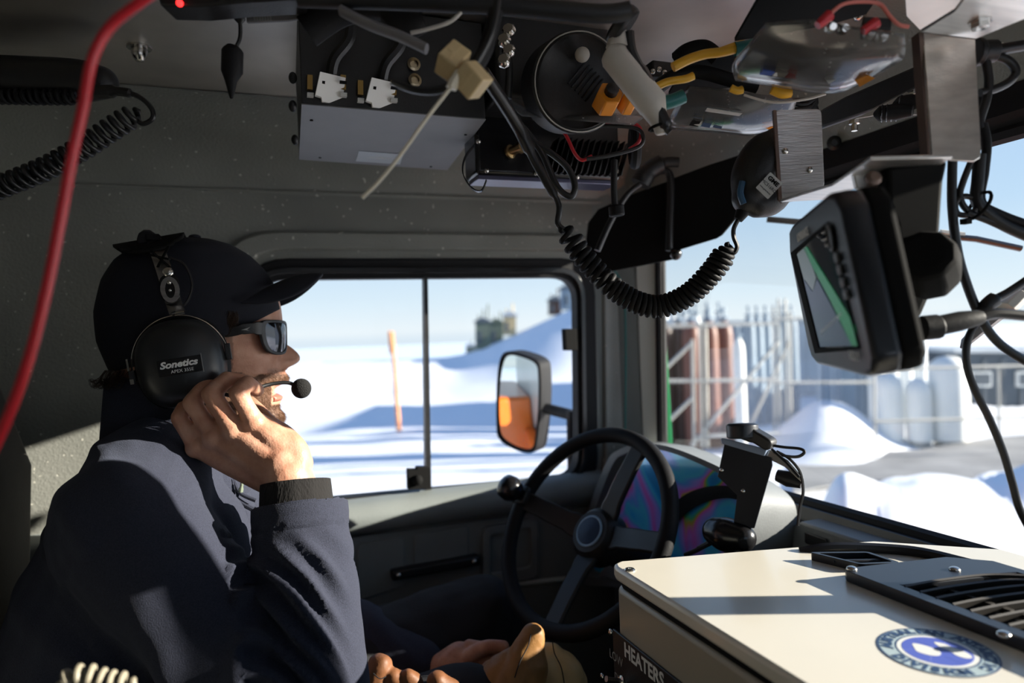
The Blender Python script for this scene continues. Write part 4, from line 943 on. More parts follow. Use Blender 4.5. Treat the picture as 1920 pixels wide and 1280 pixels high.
# ---------------------------------------------------------------- seat
r_ = root('driver_seat', (-.36, 1.03, 0.0), 'dark high-backed driver seat behind the man', 'seat')
mb = MB(); mb.prism([(x, .80, z) for x, z in ((-.36, .50), (-.335, .98), (-.37, 1.10), (-.42, 1.16), (-.50, 1.17), (-.55, 1.10), (-.52, .5))], (0, .48, 0)); ob('backrest', mb, M['seat'], r_, bevel=.05, seg=5)
mb = MB(); mb.box((-.10, 1.03, .40), (.56, .5, .12)); ob('seat', mb, M['seat'], r_, bevel=.03, seg=4)
mb = MB(); mb.box((-.12, 1.03, .17), (.4, .36, .34)); ob('pedestal', mb, M['matte'], r_, bevel=.01)
# ================================================================== CONSOLE between the seats
ZT_ = .880
A_, B_ = PZ(1140, 1054, ZT_), PZ(1430, 1031, ZT_); XF = .80
XA = A_.x
cr_ = root('heater_console', (.6, .40, 0), 'cream topped heater console between the seats with a black switch panel', 'console')
top_ = [(XA, .02), (XA, A_.y-.018), (XA+.004, A_.y-.006), (XA+.016, A_.y), (B_.x, B_.y+.004), (.70, B_.y-.03), (XF, .56), (XF, .02)]
mb = MB(); mb.prism([(x, y, ZT_-.016) for x, y in top_], (0, 0, .016)); ob('lid', mb, M['cream'], cr_, bevel=.004, seg=3)
mb = MB(); mb.prism([(x+(.006 if x < .5 else 0), y-(.006 if y > .3 else 0), ZT_-.024) for x, y in top_], (0, 0, .009)); ob('gasket', mb, M['matte'], cr_)
mb = MB(); mb.prism([(x+(.003 if x < .5 else 0), y-(.003 if y > .3 else 0), .05) for x, y in top_], (0, 0, ZT_-.024-.05)); bodyc = ob('body', mb, M['beige_face'], cr_, bevel=.006, seg=3)
def topscrew(px, py, parent, z=ZT_, r=.0062):
    p = PZ(px, py, z); mb = MB(); mb.lathe([(r, 0), (r, .001), (r*.8, .0022), (r*.3, .0024), (r*.25, .0012)], Matrix.Translation(p), 16); return ob('screw', mb, M['steel'], parent)
topscrew(1181, 1069, cr_)
# switch panel on the rear face
XP = XA + .0025
def pyz(px, py, x=XP): return PX(px, py, x)
p0 = pyz(1152, 1178); ztop = p0.z
mb = MB(); mb.prism([(XP, p0.y, ztop), (XP, .05, ztop), (XP, .05, ztop-.17), (XP, p0.y, ztop-.17)], (-.0025, 0, 0)); sp_ = ob('switch_panel', mb, M['black'], cr_, bevel=.0006)
TXT = lambda y, z: frame((XP-.0028, y, z), (0, -1, 0), (0, 0, 1))
pH = pyz(1210, 1246); mb = MB(); mb.text('HEATERS', .0225, TXT(pH.y, pH.z), .0001, bold=.0006, sx=.9); ob('lettering', mb, M['print'], sp_, smooth=None)
pL = pyz(1159, 1233); mb = MB(); mb.text('LOW', .0150, TXT(pL.y, pL.z), .0001, sx=.9); ob('lettering', mb, M['printdim'], sp_, smooth=None)
pD = pyz(1160, 1268); mb = MB(); mb.text('DEFROST', .0120, TXT(pD.y-.018, pD.z), .0001, sx=.9); ob('lettering', mb, M['printdim'], sp_, smooth=None)
for px, py in ((1149, 1184), (1133, 1267)):
    p = pyz(px, py); mb = MB(); mb.ball((p.x-.003, p.y, p.z), (.002, .004, .004), None, 12, 8); ob('screw', mb, M['steel'], sp_)
p = pyz(1172, 1276); mb = MB(); mb.lathe([(.006, 0), (.006, .003), (.003, .004), (.0028, .02), (.0035, .022)], axis_frame((XP-.003, p.y, p.z), (-1, 0, .35)), 12); ob('toggle_switch', mb, M['steel'], sp_)
p = pyz(1172, 1276); mb = MB(); mb.lathe([(.006, 0), (.006, .003), (.003, .004), (.0028, .02), (.0035, .022)], axis_frame((XP-.003, p.y-.06, p.z), (-1, 0, .35)), 12); ob('toggle_switch', mb, M['steel'], sp_)
# printed emblem on the lid
eC = PZ(1757, 1221, ZT_); eL, eR = PZ(1648, 1197, ZT_), PZ(1870, 1243, ZT_); eT, eB = PZ(1775, 1181, ZT_), PZ(1745, 1262, ZT_)
RE = .5*(eT-eB).length*.98; print('emblem', (eL-eR).length/2, RE, eC)
RE = ((eL-eR).length/2+RE)/2
upd = (PZ(1700, 1150, ZT_) - PZ(1720, 1260, ZT_)); upd = (eT - eB); upd.z = 0; rgt = Vector((upd.y, -upd.x, 0)).normalized()
E = frame((eC.x, eC.y, ZT_+.0003), rgt, upd.normalized())
def disc(r0, r1, z, n=64): return [(r0*math.cos(a), r0*math.sin(a), z) for a in np.linspace(0, 2*math.pi, n, False)], [(r1*math.cos(a), r1*math.sin(a), z) for a in np.linspace(0, 2*math.pi, n, False)]
em = MB(); em.ringplate(*disc(RE, RE*.965, 0), (0, 0, .0002), E); em.ringplate(*disc(RE*.70, RE*.665, 0), (0, 0, .0002), E)
emb = ob('emblem', em, M['navyprint'], cr_, smooth=None)
em = MB(); em.prism(disc(RE*.965, 0, .00001)[0], (0, 0, .0001), E); ob('ring_field', em, mat('pale_blue_print', (.42, .52, .55), .45), emb, smooth=None)
em = MB(); em.prism(disc(RE*.665, 0, .0001)[0], (0, 0, .0001), E); ob('white_field', em, mat('emblem_white', (.80, .80, .76), .4), emb, smooth=None)
em = MB(); em.prism(disc(RE*.585, 0, .0002)[0], (0, 0, .0001), E); ob('blue_field', em, M['blueprint'], emb, smooth=None)
def blob(cx, cy, pts): return [(RE*(cx+a*1.35), RE*(cy+b*1.25), .0003) for a, b in pts]
for cx, cy, pts in ((-.20, -.06, [(-.16, .12), (-.05, .15), (.12, .10), (.20, 0), (.18, -.12), (.08, -.17), (-.06, -.14), (-.12, -.02)]), (.20, .16, [(-.22, .17), (-.10, .19), (.05, .10), (.18, .04), (.26, -.08), (.20, -.17), (.08, -.14), (-.02, -.02), (-.14, .05)])):
    em = MB(); em.prism([tuple(p) for p in spline([Vector(q) for q in blob(cx, cy, pts)], 4, True)], (0, 0, .0001), E); ob('white_continent', em, M['whitep'], emb, smooth=None)
em = MB()
for k, a in enumerate((.5, 1.2, 2.3, 3.4, 4.4, 5.4)):
    em.tube([E @ Vector((RE*.22*math.cos(a), RE*.22*math.sin(a), .00015)), E @ Vector((RE*.58*math.cos(a+.25), RE*.58*math.sin(a+.25), .00015))], .00022, 4)
ob('meridians', em, mat('pale_print_line', (.35, .42, .75), .5), emb, smooth=None)
em = MB()
def arc(txt, a0, a1, flip):
    for i, ch in enumerate(txt):
        if ch == ' ': continue
        a = math.radians(a0+(a1-a0)*(i+.5)/len(txt)); r = RE*.832
        em.text(ch, RE*.25, E @ Matrix.Translation((r*math.cos(a), r*math.sin(a), .0003)) @ Matrix.Rotation(a+(math.pi/2 if flip else -math.pi/2), 4, 'Z'), .0001, bold=.0008)
arc('AUSTRALIAN ANTARCTIC', 205, -25, False); arc('DIVISION', 225, 315, True)
ob('lettering', em, M['navyprint'], emb, smooth=None)
# vent grille on the lid
zv = ZT_ + .012
V0, V1 = PZ(1584, 1064, zv), PZ(1905, 1196, zv); xv = (V0.x+V1.x)/2 ; yv0, yv1 = V0.y, .12; wv = .155
gr = root('vent_grille', (xv+wv/2, (yv0+yv1)/2, ZT_), 'black louvred vent grille screwed on the console beside the windscreen', 'vent')
xr = xv+wv
rr_o = [(xv, yv1), (xv, yv0-.006), (xv+.005, yv0), (xr-.03, yv0-.02), (xr, yv0-.05), (xr, yv1)]
mb = MB(); ins = [(xv+.014, yv1+.012), (xv+.014, yv0-.060), (xv+.016, yv0-.062), (xr-.02, yv0-.082), (xr-.012, yv0-.085), (xr-.012, yv1+.012)]
mb.ringplate([(x, y, ZT_+.0004) for x, y in rr_o], [(x, y, ZT_+.0004) for x, y in ins], (0, 0, .0116)); ob('frame', mb, M['navyplastic'], gr, bevel=.0015)
mb = MB(); mb.prism([(x, y, ZT_+.0005) for x, y in ins], (0, 0, .0015)); ob('backing', mb, M['matte'], gr)
mt_l = mat('louvre_plastic', (.055, .05, .045), .45)
for k in range(17):
    y = yv0 - .062 - .0165*k
    if y < yv1+.02: break
    mb = MB(); ribbon(mb, spline([(xv+.014, y, ZT_+.0085), (xv+wv*.35, y-.0035-.0, ZT_+.0090), (xv+wv*.7, y-.013, ZT_+.0090), (xr-.014, y-.030, ZT_+.0085)], 6), (0, -.55, .8), .010, .0022); ob('slat', mb, mt_l, gr, smooth=50)
    mb = MB(); mb.box((xv+.05+.001*k, y-.006, ZT_+.0065), (.005, .010, .005)); ob('slat_clip', mb, M['leather2'] if False else mt_l, gr)
for px, py in ((1597, 1067), (1790, 1068), (1882, 1190)):
    p = PZ(px, py, zv); mb = MB(); mb.ball((p.x, p.y, zv+.0005), (.0055, .0055, .003)); ob('screw', mb, M['steel'], gr)
# small open air outlet
o0, o1, o2, o3 = PZ(1516, 1036, ZT_+.008), PZ(1612, 1059, ZT_+.008), PZ(1690, 1056, ZT_+.008), PZ(1628, 1035, ZT_+.008)
q_ = [o0, o1, o2, o3]; cq = sum(q_, Vector())/4
ao = root('air_outlet', (cq.x, cq.y, ZT_), 'small square black air outlet on the console corner by the windscreen', 'air vent')
mb = MB(); mb.ringplate([Vector((p.x, p.y, ZT_)) for p in quadloop(q_, .006)], [Vector((p.x, p.y, ZT_)) for p in quadloop([cq.lerp(p, .80) for p in q_], .003)], (0, 0, .009)); ob('frame', mb, M['navyplastic'], ao, bevel=.001)
mb = MB(); mb.prism([Vector((p.x, p.y, ZT_+.0003)) for p in quadloop([cq.lerp(p, .78) for p in q_], .003)], (0, 0, .001)); ob('duct', mb, M['matte'], ao)
mb = MB(); a_, b_ = o0.lerp(o1, .5), o3.lerp(o2, .5); mb.tube([a_ - Vector((0, 0, .003)), b_ - Vector((0, 0, .003))], .002, 6); ob('crossbar', mb, M['navyplastic'], ao)
# rubber hose edge along the dash behind the vent
mb = MB(); mb.tube(spline([PZ(1500, 1035, .878), PZ(1560, 1026, .885), PZ(1650, 1028, .885), PZ(1730, 1036, .885), PZ(1830, 1060, .885), PZ(1990, 1100, .885)], 6), .006, 8)
ob('dash_edge_cable', mb, M['cable'], label='black cable lying along the windscreen edge behind the vents', cat='cable')

# ================================================================== DASH, WHEEL
wc = PY(1093, 988, 1.045); nW = (-(wc-CAM).normalized()*.60 + (RIGHT*-.86 + UP*.51)*.80).normalized()
sw = root('steering_wheel', wc, 'black four-spoke steering wheel with a spinner knob and blue-ringed hub', 'steering wheel')
SWM = axis_frame(wc, nW); R_ = .170
mb = MB(); mb.torus(SWM, R_, .0135, 72, 14)
mb.v = [tuple(Vector(v)) for v in mb.v]; ob('rim', mb, M['rubber'], sw, smooth=180)
iW = SWM.inverted()
def onw(px, py, h=0.0):
    d = ray(px, py); n = SWM.col[2].to_3d(); t = (wc-CAM).dot(n)/d.dot(n); q = iW @ (CAM + d*t); return Vector((q.x, q.y, h))
hubp = onw(1106, 1006); hz = -.030
mb = MB(); mb.lathe([(.048, hz-.03), (.046, hz), (.036, hz+.012), (.001, hz+.014)], SWM, 28); hb = ob('hub', mb, M['black'], sw)
mb = MB(); mb.torus(SWM @ Matrix.Translation((0, 0, hz+.013)), .0255, .0022, 32, 8); ob('ring', mb, mat('pale_blue_ring', (.25, .42, .62), .3), hb)
mb = MB(); mb.lathe([(.0245, hz+.010), (.024, hz+.0145), (.001, hz+.0155)], SWM, 28); ob('horn_button', mb, mat('dark_blue_button', (.01, .025, .07), .25), hb)
for (px, py) in ((1000, 945), (1050, 1125), (1185, 860), (1200, 1010)):
    e_ = onw(px, py); d_ = Vector((e_.x, e_.y, 0)).normalized(); mb = MB()
    pts_ = [SWM @ (d_*.035 + Vector((0, 0, hz-.004))), SWM @ (d_*.09 + Vector((0, 0, -.016))), SWM @ (d_*(R_-.004))]
    ribbon(mb, spline(pts_, 5), SWM.to_3x3() @ Vector((-d_.y, d_.x, 0)), [.042]*3+[.036]*4+[.034]*4, .010); ob('spoke', mb, M['black'], sw, bevel=.003)
kp = onw(985, 932); d_ = kp.normalized(); kb = d_*(R_+.002)
mb = MB(); mb.lathe([(.011, .004), (.011, .020), (.020, .026), (.024, .038), (.022, .052), (.012, .060), (.001, .062)], SWM @ Matrix.Translation(kb), 24); kn_ = ob('spinner_knob', mb, M['black_gloss'], sw, smooth=60)
mb = MB(); mb.box((0, 0, .004), (.034, .036, .022), SWM @ Matrix.Translation(kb)); ob('clamp', mb, M['black'], kn_, bevel=.004)
mb = MB(); mb.tube([SWM @ Vector((0, 0, hz-.02)), SWM @ Vector((0, 0, hz-.10)), SWM @ Vector((.0, 0, -.28))], [.034, .032, .03], 18); ob('column', mb, M['black'], sw)

# instrument pod
pod = root('instrument_pod', (.76, 1.10, .60), 'grey instrument pod with an iridescent clear cover behind the steering wheel', 'instrument panel')
XFc, XBk = .66, .80
hoodF = [(1135, 870), (1160, 843), (1200, 832), (1250, 836), (1320, 862), (1378, 893), (1408, 930), (1402, 985), (1372, 1040), (1330, 1090), (1080, 1090), (1096, 980)]
hoodB = [(1200, 845), (1225, 829), (1258, 831), (1310, 841), (1385, 872), (1450, 905), (1488, 940), (1494, 985), (1484, 1030), (1440, 1090), (1180, 1090), (1180, 980)]
fF = spline([PX(a, b, XFc) for a, b in hoodF], 5, True); fB = spline([PX(a, b, XBk) for a, b in hoodB], 5, True); n_ = len(fF)
cF = sum(fF, Vector())/n_; inn = [cF.lerp(p, .90) + Vector((.002, 0, 0)) for p in fF]; inn2 = [cF.lerp(p, .86) + Vector((.03, 0, 0)) for p in fF]
mb = MB(); mb.v = [tuple(p) for q in (inn2, inn, fF, fB) for p in q]; mb.f = [(k*n_+j, k*n_+(j+1) % n_, (k+1)*n_+(j+1) % n_, (k+1)*n_+j) for k in range(3) for j in range(n_)]; mb.m = [0]*len(mb.f)
mb.f += [tuple(range(3*n_, 4*n_))]; mb.m += [0]; ob('hood', mb, M['dash'], pod, smooth=50)
def irid():
    m = bpy.data.materials.new('iridescent_cover'); m.use_nodes = True; nt = m.node_tree; b = nt.nodes['Principled BSDF']
    b.inputs['Roughness'].default_value = .12; b.inputs['Metallic'].default_value = .15
    tcn = N(nt, 'ShaderNodeTexCoord'); d = N(nt, 'ShaderNodeTexNoise'); d.inputs['Scale'].default_value = 5.5; d.inputs['Detail'].default_value = 1.5; d.inputs['Distortion'].default_value = 1.6
    nt.links.new(tcn.outputs['Object'], d.inputs['Vector'])
    r = ramp(nt, d.outputs['Fac'], [(.22, (.01, .12, .40)), (.38, (.04, .48, 1.0)), (.46, (.10, .65, .95)), (.50, (.15, .42, 1.0)), (.545, (.48, .35, 1.0)), (.58, (.80, .18, .75)), (.605, (.70, .45, .08)), (.63, (.10, .65, .25)), (.67, (.04, .40, .85)), (.85, (.02, .18, .55))])
    nt.links.new(r.outputs[0], b.inputs['Base Color']); b.inputs['Coat Weight'].default_value = .6
    return m
fc = [cF.lerp(p, .865) + Vector((.026, 0, 0)) for p in fF]; mb = MB(); mb.prism(fc, (.002, 0, 0)); cv = ob('clear_cover', mb, irid(), pod, smooth=None)
# dark gauge ring seen through the cover
def ringpx(pts, w, x, nm, mt, par):
    mb = MB(); ribbon(mb, spline([PX(a, b, x) for a, b in pts], 8), (0, .3, 1), w, .002); return ob(nm, mb, M[mt], par)
mb = MB(); arcp = spline([PX(a, b, XFc+.022) for a, b in [(1236, 1040), (1240, 1010), (1256, 975), (1284, 945), (1322, 927), (1362, 922), (1398, 930)]], 8)
vs = []
for i, p in enumerate(arcp):
    T_ = (arcp[min(i+1, len(arcp)-1)]-arcp[max(i-1, 0)]).normalized(); w_ = T_.cross(Vector((1, 0, 0))).normalized()*(.012+.003*math.sin(i*.1)); vs += [p+w_, p-w_, p-w_+Vector((.002, 0, 0)), p+w_+Vector((.002, 0, 0))]
mb.add(vs, [(4*i+k, 4*i+(k+1) % 4, 4*i+4+(k+1) % 4, 4*i+4+k) for i in range(len(arcp)-1) for k in range(4)]); ob('gauge_bezel', mb, M['black_gloss'], pod)
mb = MB(); mb.prism([PX(a, b, .655) for a, b in [(1165, 1010), (1300, 1075), (1280, 1130), (1120, 1080)]], (.02, 0, 0)); lp_ = ob('lower_panel', mb, M['dash'], pod, bevel=.004)
for a, b in ((1208, 1024), (1212, 1042)): mb = MB(); mb.ball(PX(a, b, .653), .0035); ob('screw', mb, M['black'], lp_)
# column shroud strip left of the pod
mb = MB(); mb.prism([PX(a, b, .70) for a, b in [(1165, 850), (1186, 846), (1148, 975), (1112, 1000), (1108, 985)]], (.03, 0, 0)); ob('dash_strut', mb, M['dash'], label='grey sloping dash strut seen through the steering wheel', cat='dash panel', bevel=.004)
mb = MB(); mb.box((.80, 1.02, .50), (.16, .72, .56)); ob('trim_14', mb, M['dash'], kind='structure', bevel=.01)
mb = MB(); mb.box((.82, .30, .60), (.04, .72, .40)); ob('trim_15', mb, M['dash'], kind='structure', bevel=.01)
# grey ledge with a socket between pod and screen
mb = MB(); mb.prism([PX(a, b, .79) for a, b in [(1486, 985), (1500, 978), (1680, 1036), (1760, 1080), (1480, 1080)]], (.05, 0, 0)); ob('trim_16', mb, M['dash'], kind='structure', bevel=.004)
mb = MB(); p = PX(1530, 1014, .787); mb.box(tuple(p), (.004, .045, .018)); ob('wall_socket', mb, M['black'], label='small grey recessed plate low on the ledge by the windscreen', cat='plate', bevel=.002)
# bracket plate with screws, top bar, puck and lead
bk = root('instrument_bracket', P(1400, 985, 1.02), 'dark flat bracket plate screwed to the instrument pod, carrying a small puck', 'bracket')
tb = .94
def BP(px, py, o=0): 
    n = Vector((-.80, -.55, .22)).normalized(); c = P(1400, 920, tb); d = ray(px, py); t = (c-CAM).dot(n)/d.dot(n); return CAM + d*t + n*o
nb = Vector((-.80, -.55, .22)).normalized()
mb = MB(); mb.prism([BP(a, b) for a, b in [(1358, 832), (1446, 857), (1448, 872), (1414, 990), (1374, 990), (1382, 928), (1345, 893)]], -nb*.003); bpz = ob('plate', mb, M['navyplastic'], bk, bevel=.0008)
for a, b in ((1354, 881), (1394, 920)): mb = MB(); mb.ball(BP(a, b, .001), .0035); ob('screw', mb, M['steel'], bpz)
mb = MB(); mb.prism([BP(a, b, .004) for a, b in [(1353, 822), (1357, 821), (1440, 842), (1434, 855), (1355, 832)]], -nb*.012); ob('top_bar', mb, mat('blue_lit_steel', (.30, .38, .52), .35, .4), bk, bevel=.001)
mb = MB(); mb.prism([BP(a, b, -.003) for a, b in [(1440, 842), (1476, 862), (1505, 895), (1500, 903), (1470, 875), (1434, 857)]], -nb*.006); ob('side_flange', mb, M['steel'], bk, bevel=.001)
pk = root('puck_camera', P(1400, 840, 1.0), 'black puck-shaped unit with a tapered lead resting on the bracket bar', 'sensor')
c_ = BP(1392, 808, .0); Ax = axis_frame(c_, Vector((.05, .1, 1)), (1, 0, 0))
mb = MB(); mb.lathe([(.018, -.010), (.0215, -.008), (.0215, .008), (.018, .011), (.002, .0115)], Ax, 28); ob('housing', mb, M['navyplastic'], pk, bevel=.0005)
mb = MB(); ribbon(mb, spline([BP(1395, 808), BP(1420, 818), BP(1450, 836)], 4), (0, 0, 1), [.020]*4+[.017]*4+[.010], .022); ob('tail', mb, M['black'], pk, bevel=.003)
mb = MB(); mb.tube(spline([BP(1445, 834), BP(1470, 838), BP(1500, 841), BP(1508, 848), BP(1495, 856), BP(1470, 854), BP(1456, 846), BP(1480, 860), BP(1500, 885), BP(1506, 920), BP(1500, 950), BP(1496, 985)], 8), .0021, 6); ob('lead', mb, M['cable'], pk)
mb = MB(); mb.tube(spline([BP(1448, 842, .004), BP(1475, 866, .004), BP(1500, 894, .004)], 8), .0019, 6); ob('lead', mb, M['cable'], pk)
mb = MB(); mb.tube([BP(1453, 890, -.01), BP(1475, 897, -.01), BP(1500, 907, -.01)], [.008, .011, .006], 10); ob('plug', mb, M['black'], pk)
# black knob and lever by the console
kb = root('lever_knob', P(1365, 1040, .95), 'rounded glossy black lever knob above the console edge', 'lever')
mb = MB(); chain(mb, [(P(1343, 996, .97), .020), (P(1362, 1002, .955), .024), (P(1392, 1008, .935), .019)], 20); mb = remesh(mb, .0025, 6); ob('knob', mb, M['black_gloss'], kb, smooth=180)
mb = MB(); mb.tube([P(1370, 1010, .95), P(1372, 1080, .95)], .008, 10); mb.tube([P(1310, 1028, 1.0), P(1345, 1010, .97)], .004, 8); ob('stem', mb, M['black'], kb)
mb = MB(); mb.tube(spline([P(1285, 1040, 1.02), P(1308, 1030, 1.0), P(1330, 1016, .985)], 4), .0035, 8); ob('stalk', mb, M['black'], kb)

def PL_(l): return [P(*a) for a in l]
# ================================================================== GLOVES in the lap
def glove_mesh(chs, vox=.003, wr=.0022):
    g = MB()
    for c in chs: chain(g, c, 14)
    g = remesh(g, vox, 5); g.v = [tuple(Vector(v) + Vector(n_)*(wr*noise.noise(Vector(v)*28) + wr*.8*noise.noise(Vector(v)*60))) for v, n_ in zip(g.v, g.n)]; return g
gl = root('work_glove', P(980, 1290, 1.0), 'tan leather work glove standing upright in the lap beside the left hand', 'glove', None)
g1 = glove_mesh([[(P(970, 1290, .98), .040), (P(985, 1250, .98), .034), (P(992, 1215, .98), .024), (P(1000, 1188, .98), .0155)],
                 [(P(930, 1290, .99), .034), (P(945, 1258, .99), .026), (P(975, 1232, .985), .020)],
                 [(P(905, 1290, 1.0), .028), (P(925, 1262, 1.0), .020)]])
ob('hand_part', g1, M['leather'], gl, smooth=180)
g1 = glove_mesh([[(P(1060, 1300, 1.01), .034), (P(1050, 1262, 1.01), .034), (P(1030, 1232, 1.01), .022)], [(P(1040, 1290, 1.0), .036), (P(1015, 1250, 1.0), .026)]])
ob('cuff', g1, mat('pale_tan_leather', (.52, .36, .15), .5, var=.3, vs=20, bump=.4, bs=80), gl, smooth=180)
mb = MB(); mb.tube(spline([P(1036, 1204, .985), P(1040, 1225, .978), P(1052, 1250, .975), P(1058, 1280, .975)], 5), .0008, 5); ob('seam', mb, M['trouser'], gl)
mb = MB(); mb.tube(spline([P(995, 1188, .963), P(990, 1210, .958), P(975, 1240, .95), P(965, 1270, .942)], 5), .0009, 5); ob('seam', mb, M['trouser'], gl)
gl = root('work_glove', P(760, 1300, .95), 'orange-brown leather glove with curled fingers lying low in the lap', 'glove', None)
g1 = glove_mesh([[(P(712, 1330, .95), .030), (P(704, 1282, .945), .026), (P(712, 1250, .94), .0175)], [(P(745, 1330, .95), .022), (P(748, 1285, .94), .0165), (P(738, 1268, .935), .012)],
    [(P(775, 1330, .95), .020), (P(776, 1286, .94), .0155), (P(766, 1268, .935), .012)], [(P(826, 1335, .95), .030), (P(832, 1300, .94), .024), (P(820, 1276, .935), .014)],
    [(P(690, 1340, .96), .03), (P(780, 1330, .95), .035), (P(860, 1330, .95), .03)]], .0024, .0028); ob('hand_part', g1, M['leather2'], gl, smooth=180)
mb = MB(); mb.tube(spline(PL_([(700, 1262, .918), (712, 1272, .914), (724, 1268, .918)]), 4), .0007, 5); ob('seam', mb, M['trouser'], gl)
# ribbed conduit at the lower left edge
mb = MB()
mb.coil(spline([P(112, 1292, .50), P(135, 1270, .50), P(165, 1266, .50), P(200, 1276, .50), P(255, 1284, .50)], 6), .0062, .0022, .0078, 8, 14)
ob('ribbed_conduit', mb, mat('dim_conduit', (.30, .27, .20), .5), label='pale ribbed conduit catching the light at the bottom left', cat='conduit')
# ================================================================== OVERHEAD GEAR
def thing_tube(name, pts, r, mt, label, cat, k=8, n=8, group=None, sq=None):
    mb = MB(); mb.tube(spline(pts, k), r, n, sq=sq); return ob(name, mb, M[mt], label=label, cat=cat, group=group, smooth=60)
def PL(lst, t=None): return [P(*a) if len(a) == 3 else P(a[0], a[1], t) for a in lst]
# --- amplifier box
zb = 1.436
q4 = [PZ(566, 196, zb), PZ(910, 225, zb), PZ(838, 319, zb), PZ(561, 299, zb)]
amp = root('amplifier_box', (sum(q4, Vector())/4), 'black radio amplifier with a grey underside and two bright plugs, hung from the roof', 'radio')
mb = MB(); mb.prism([Vector((p.x, p.y, zb+.0015)) for p in q4], (0, 0, ZC-zb-.003)); ob('case', mb, M['black'], amp, bevel=.001)
cq = sum(q4, Vector())/4
mb = MB(); mb.prism([cq.lerp(p, 1.005) for p in q4], (0, 0, .0015)); cov = ob('bottom_cover', mb, M['grey'], amp, bevel=.0004)
for a, b in ((584, 225), (600, 295), (873, 252), (808, 312)): p = PZ(a, b, zb); mb = MB(); mb.lathe([(.0022, -.001), (.0018, .0008)], Matrix.Translation(p), 10); ob('screw', mb, M['matte'], cov)
lq = [PZ(a, b, zb-.0004) for a, b in ((673, 283), (756, 289), (750, 308), (667, 302))]
mb = MB(); mb.prism(lq, (0, 0, -.0003)); lb_ = ob('rating_label', mb, mat('silver_label', (.42, .44, .46), .35, .4), cov)
c0 = sum(lq, Vector())/4; LF = frame(c0 + Vector((0, 0, -.0005)), lq[1]-lq[0], lq[0]-lq[3])
mb = MB(); mb.text('SIMOPTEKS', .0080, LF @ Matrix.Translation((.004, .003, 0)), .0001, sx=1.1); mb.text('www.  model  serial', .0032, LF @ Matrix.Translation((0, -.0035, 0)), .0001) if False else None; mb.box((-.002, -.0035, 0), (.035, .0014, .0002), LF); ob('lettering', mb, M['label'], lb_, smooth=None)
nA = (q4[1]-q4[0]).normalized(); yn = q4[0]
def amx(px, py, off=0.0):      # on the near face of the amplifier
    n = nA.cross(Vector((0, 0, 1))).normalized(); d = ray(px, py); t = (yn-CAM).dot(n)/d.dot(n); p = CAM + d*t
    return p - n*off if n.dot(FWD) > 0 else p + n*off
nN = nA.cross(Vector((0, 0, 1))).normalized(); nN = -nN if nN.dot(FWD) > 0 else nN
for j, (x0, y0, dx) in enumerate(((589, 150, 56), (683, 160, 56))):
    pts_ = [(x0+6, y0), (x0+dx, y0+4), (x0+dx-2, y0+38), (x0+40, y0+39), (x0+38, y0+44), (x0+14, y0+42), (x0+12, y0+36), (x0, y0+34)]
    mb = MB(); mb.prism([amx(a, b, .030 - .00055*(b-y0) - .00022*(a-x0)) for a, b in pts_], -nN*.006); pg = ob('power_plug', mb, mat('plug_%d' % j if False else 'bright_plug_metal', (.92, .92, .90), .4, .0), amp, bevel=.0006)
    for s in (0, 1):
        mb = MB(); xx = x0+4+s*40; mb.prism([amx(a, b, .0275 - .00055*(b-y0)) for a, b in ((xx, y0+12), (xx+13, y0+13), (xx+13, y0+17), (xx, y0+16))], -nN*.002); ob('slot', mb, M['matte'], pg)
        mb = MB(); xx = x0-14+s*62; mb.prism([amx(a, b, .008) for a, b in ((xx, y0+27), (xx+12, y0+28), (xx+12, y0+35), (xx, y0+34))], -nN*.006); ob('lug', mb, M['label'], pg)
        mb = MB(); mb.prism([amx(a, b, .008) for a, b in ((xx, y0-6), (xx+10, y0-5), (xx+10, y0+22), (xx, y0+21))], -nN*.006); ob('clamp', mb, mat('dull_brass', (.30, .19, .06), .4, .9), pg)
    mb = MB(); mb.tube(spline([amx(x0+30, y0+2, .01), amx(x0+34, y0-26, .022), amx(x0+60, y0-62, .03), amx(x0+58, y0-120, .04)], 6), [.007]*18+[.006], 8); ob('power_lead', mb, M['cable'], pg)
for a, b in ((775, 122), (777, 152)):
    p = amx(a, b, .001); T = axis_frame(p, nN); mb = MB(); mb.lathe([(.0085, 0), (.0085, .003), (.0055, .004), (.005, -.001)], T, 16); ob('socket', mb, mat('brass_nut', (.42, .34, .22), .3, 1), amp)
for a, b in ((549, 146), (549, 199), (553, 262)): p = P(a, b, .835 if b < 210 else .93); mb = MB(); mb.ball(p, (.005, .006, .007)); ob('thumb_screw', mb, M['black'], amp)
# nylon ribbon and leads crossing in front
t0 = .56
thing_tube('grey_conduit', PL([(640, 20), (690, 45), (750, 68), (800, 92)], .60), .0085, 'grey', 'flat grey sleeve arching over the amplifier plugs', 'cable', sq=.5)
cn = root('cable_connector', P(850, 140, .58), 'pair of beige nylon plug halves on a black lead in front of the amplifier', 'connector')
def blk(px, py, t, w, h, d, rot, tilt, nm='half_shell'):
    A = frame(P(px, py, t), (RIGHT*math.cos(rot)+UP*math.sin(rot)) + FWD*tilt, UP*math.cos(rot) - RIGHT*math.sin(rot)); mb = MB()
    mb.box((0, 0, 0), (w, h, d), A); o = ob(nm, mb, M['tan'], cn, bevel=.0015)
    mb = MB(); mb.box((0, 0, d/2), (w*.8, h*.1, .0008), A); mb.box((0, h*.2, d/2), (w*.2, h*.2, .001), A); ob('rib', mb, M['tan'], o)
blk(849, 116, .57, .023, .019, .022, .95, .5); blk(885, 150, .56, .021, .022, .022, .75, -.6)
mb = MB(); mb.tube(spline(PL([(862, 135), (852, 152), (846, 166)], .555), 4), [.004]*4+[.0045]*5, 8); ob('tie_head', mb, M['nylon'], cn)
